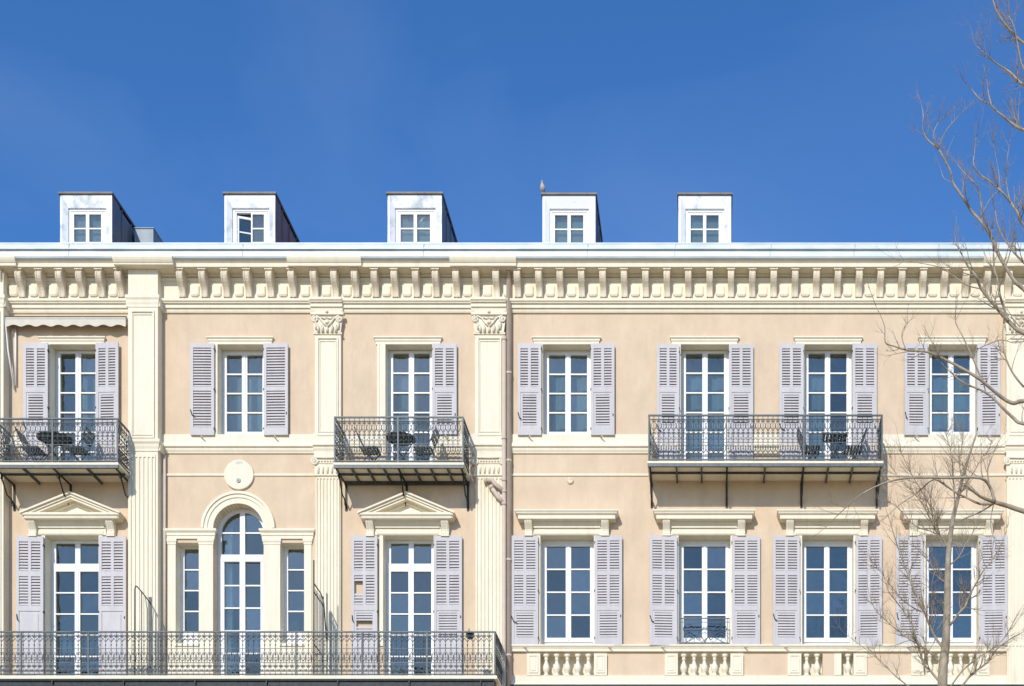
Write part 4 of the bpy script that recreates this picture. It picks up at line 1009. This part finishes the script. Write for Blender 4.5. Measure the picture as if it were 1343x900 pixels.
# larger tree standing outside the frame, its limbs reaching in
YB = -11.0
TB = link('bare_tree', None, None, (X(1520, YB), YB, 0)); tag(TB, 'large bare tree whose thick crooked limbs reach across the cornice and sky', 'tree', None)
mt = MB(); br = MB(); tw = MB()
tp = [Vector((X(1520, YB), YB, -.1)), Vector((X(1515, YB), YB, 4)), P(1500, 900, YB), P(1490, 760, YB), P(1470, 600, YB), P(1455, 480, YB), P(1440, 330, YB), P(1430, 150, YB), P(1420, -60, YB)]
sp_ = smooth_path(tp, 4); n = len(sp_)-1; mt.tube(sp_, [.24*(1-i/n)+.04 for i in range(n+1)], 12)
LBr = [([(1485, 730), (1420, 695), (1343, 671), (1322, 664), (1305, 659)], .085, .05, 0, .6),
       ([(1305, 659), (1299, 640), (1286, 627), (1250, 627), (1215, 626.5), (1190, 627), (1165, 632), (1143, 641), (1125, 652), (1108, 667)], .046, .012, 1.0, .55),
       ([(1303, 661), (1285, 661), (1268, 653), (1255, 647), (1240, 637), (1224, 629), (1205, 645), (1180, 662), (1160, 680)], .036, .008, 1.2, .5),
       ([(1298, 640), (1295, 618), (1299, 605), (1303, 594)], .024, .012, 2, .4),
       ([(1303, 661), (1285, 672), (1264, 681), (1245, 693), (1228, 705)], .022, .007, 1.5, .4),
       ([(1303, 662), (1299, 685), (1303, 705), (1308, 718)], .014, .006, 3, .4),
       ([(1465, 600), (1400, 560), (1343, 556), (1330, 549), (1315, 535), (1300, 520), (1287, 512), (1265, 503), (1252, 493), (1240, 482)], .06, .010, .7, .45),
       ([(1462, 560), (1400, 525), (1343, 526), (1330, 529), (1318, 524), (1300, 510), (1286, 498), (1270, 488), (1250, 477), (1232, 468), (1217, 462), (1203, 460), (1188, 459), (1172, 454), (1161, 449), (1160, 427), (1149, 402)], .062, .008, .9, .5),
       ([(1287, 498), (1280, 480), (1270, 457), (1262, 440), (1254, 425), (1253, 417)], .024, .012, 1.5, .4),
       ([(1275, 470), (1283, 458), (1300, 450), (1314, 446), (1330, 450), (1343, 448)], .014, .007, 2.5, .4),
       ([(1188, 459), (1183, 443), (1184, 432), (1190, 424)], .013, .006, 3, .3),
       ([(1343, 508), (1330, 492), (1320, 472), (1315, 445), (1316, 425)], .03, .012, 1.8, .4),
       ([(1452, 480), (1400, 455), (1343, 437), (1325, 424), (1305, 401), (1287, 379), (1280, 362), (1270, 350), (1262, 335), (1254, 320)], .075, .012, 1.1, .5),
       ([(1322, 421), (1316, 402), (1311, 385), (1309, 370), (1304, 352), (1303, 330)], .04, .02, 1.0, .45),
       ([(1448, 440), (1390, 425), (1343, 380), (1330, 368), (1310, 335), (1300, 311), (1288, 292), (1275, 278), (1262, 258), (1250, 240), (1247, 226), (1238, 208), (1230, 195), (1216, 183), (1210, 168), (1211, 152), (1209, 140)], .06, .007, 1.0, .5),
       ([(1230, 195), (1224, 178), (1230, 162), (1239, 152)], .014, .007, 2, .3),
       ([(1231, 193), (1240, 173), (1252, 158), (1262, 147)], .015, .006, 2, .3),
       ([(1250, 240), (1238, 234), (1234, 222)], .01, .006, 1, .2),
       ([(1288, 292), (1287, 270), (1284, 250), (1276, 238), (1262, 224), (1256, 216)], .022, .007, 2.2, .35),
       ([(1445, 380), (1390, 330), (1343, 296), (1335, 280), (1325, 265), (1312, 250), (1298, 238), (1284, 228), (1277, 215), (1278, 200), (1280, 180)], .045, .008, 1.2, .45),
       ([(1325, 265), (1320, 240), (1321, 210), (1324, 190)], .02, .007, 2, .4),
       ([(1312, 250), (1310, 228), (1306, 205), (1303, 188)], .015, .006, 2, .4),
       ([(1286, 285), (1298, 262), (1310, 250)], .013, .007, 2, .3),
       ([(1436, 240), (1390, 190), (1343, 171), (1328, 163), (1315, 152), (1303, 142), (1298, 130), (1295, 115)], .05, .012, 1.0, .45),
       ([(1298, 137), (1285, 130), (1275, 118), (1268, 110)], .02, .007, 1.5, .35),
       ([(1432, 180), (1380, 130), (1343, 112), (1325, 95), (1305, 82), (1292, 70), (1280, 60)], .04, .007, 1.6, .5),
       ([(1428, 130), (1380, 80), (1343, 57), (1325, 40), (1310, 20), (1302, 0), (1296, -20)], .045, .012, 1.4, .5),
       ([(1432, 160), (1380, 120), (1345, 95), (1335, 60), (1330, 35), (1322, 20)], .035, .008, 1.6, .5),
       ([(1450, 450), (1400, 400), (1343, 345), (1325, 325), (1310, 300), (1305, 275)], .04, .010, 1.3, .5),
       ([(1287, 379), (1268, 374), (1245, 358), (1230, 350), (1205, 345), (1180, 342)], .018, .005, 1.6, .4)]
for pxs, r0, r1, dn, tl in LBr: limb(br, tw, pxs, YB, r0*.50, r1*.55, dn*3.2, tl*1.15, 2, .5, 0.0, .2)
for mm, nm, ma in ((mt, 'trunk', 'bark'), (br, 'limbs', 'bark'), (tw, 'crown', 'twig')): local(mm.build(nm, ma), TB)
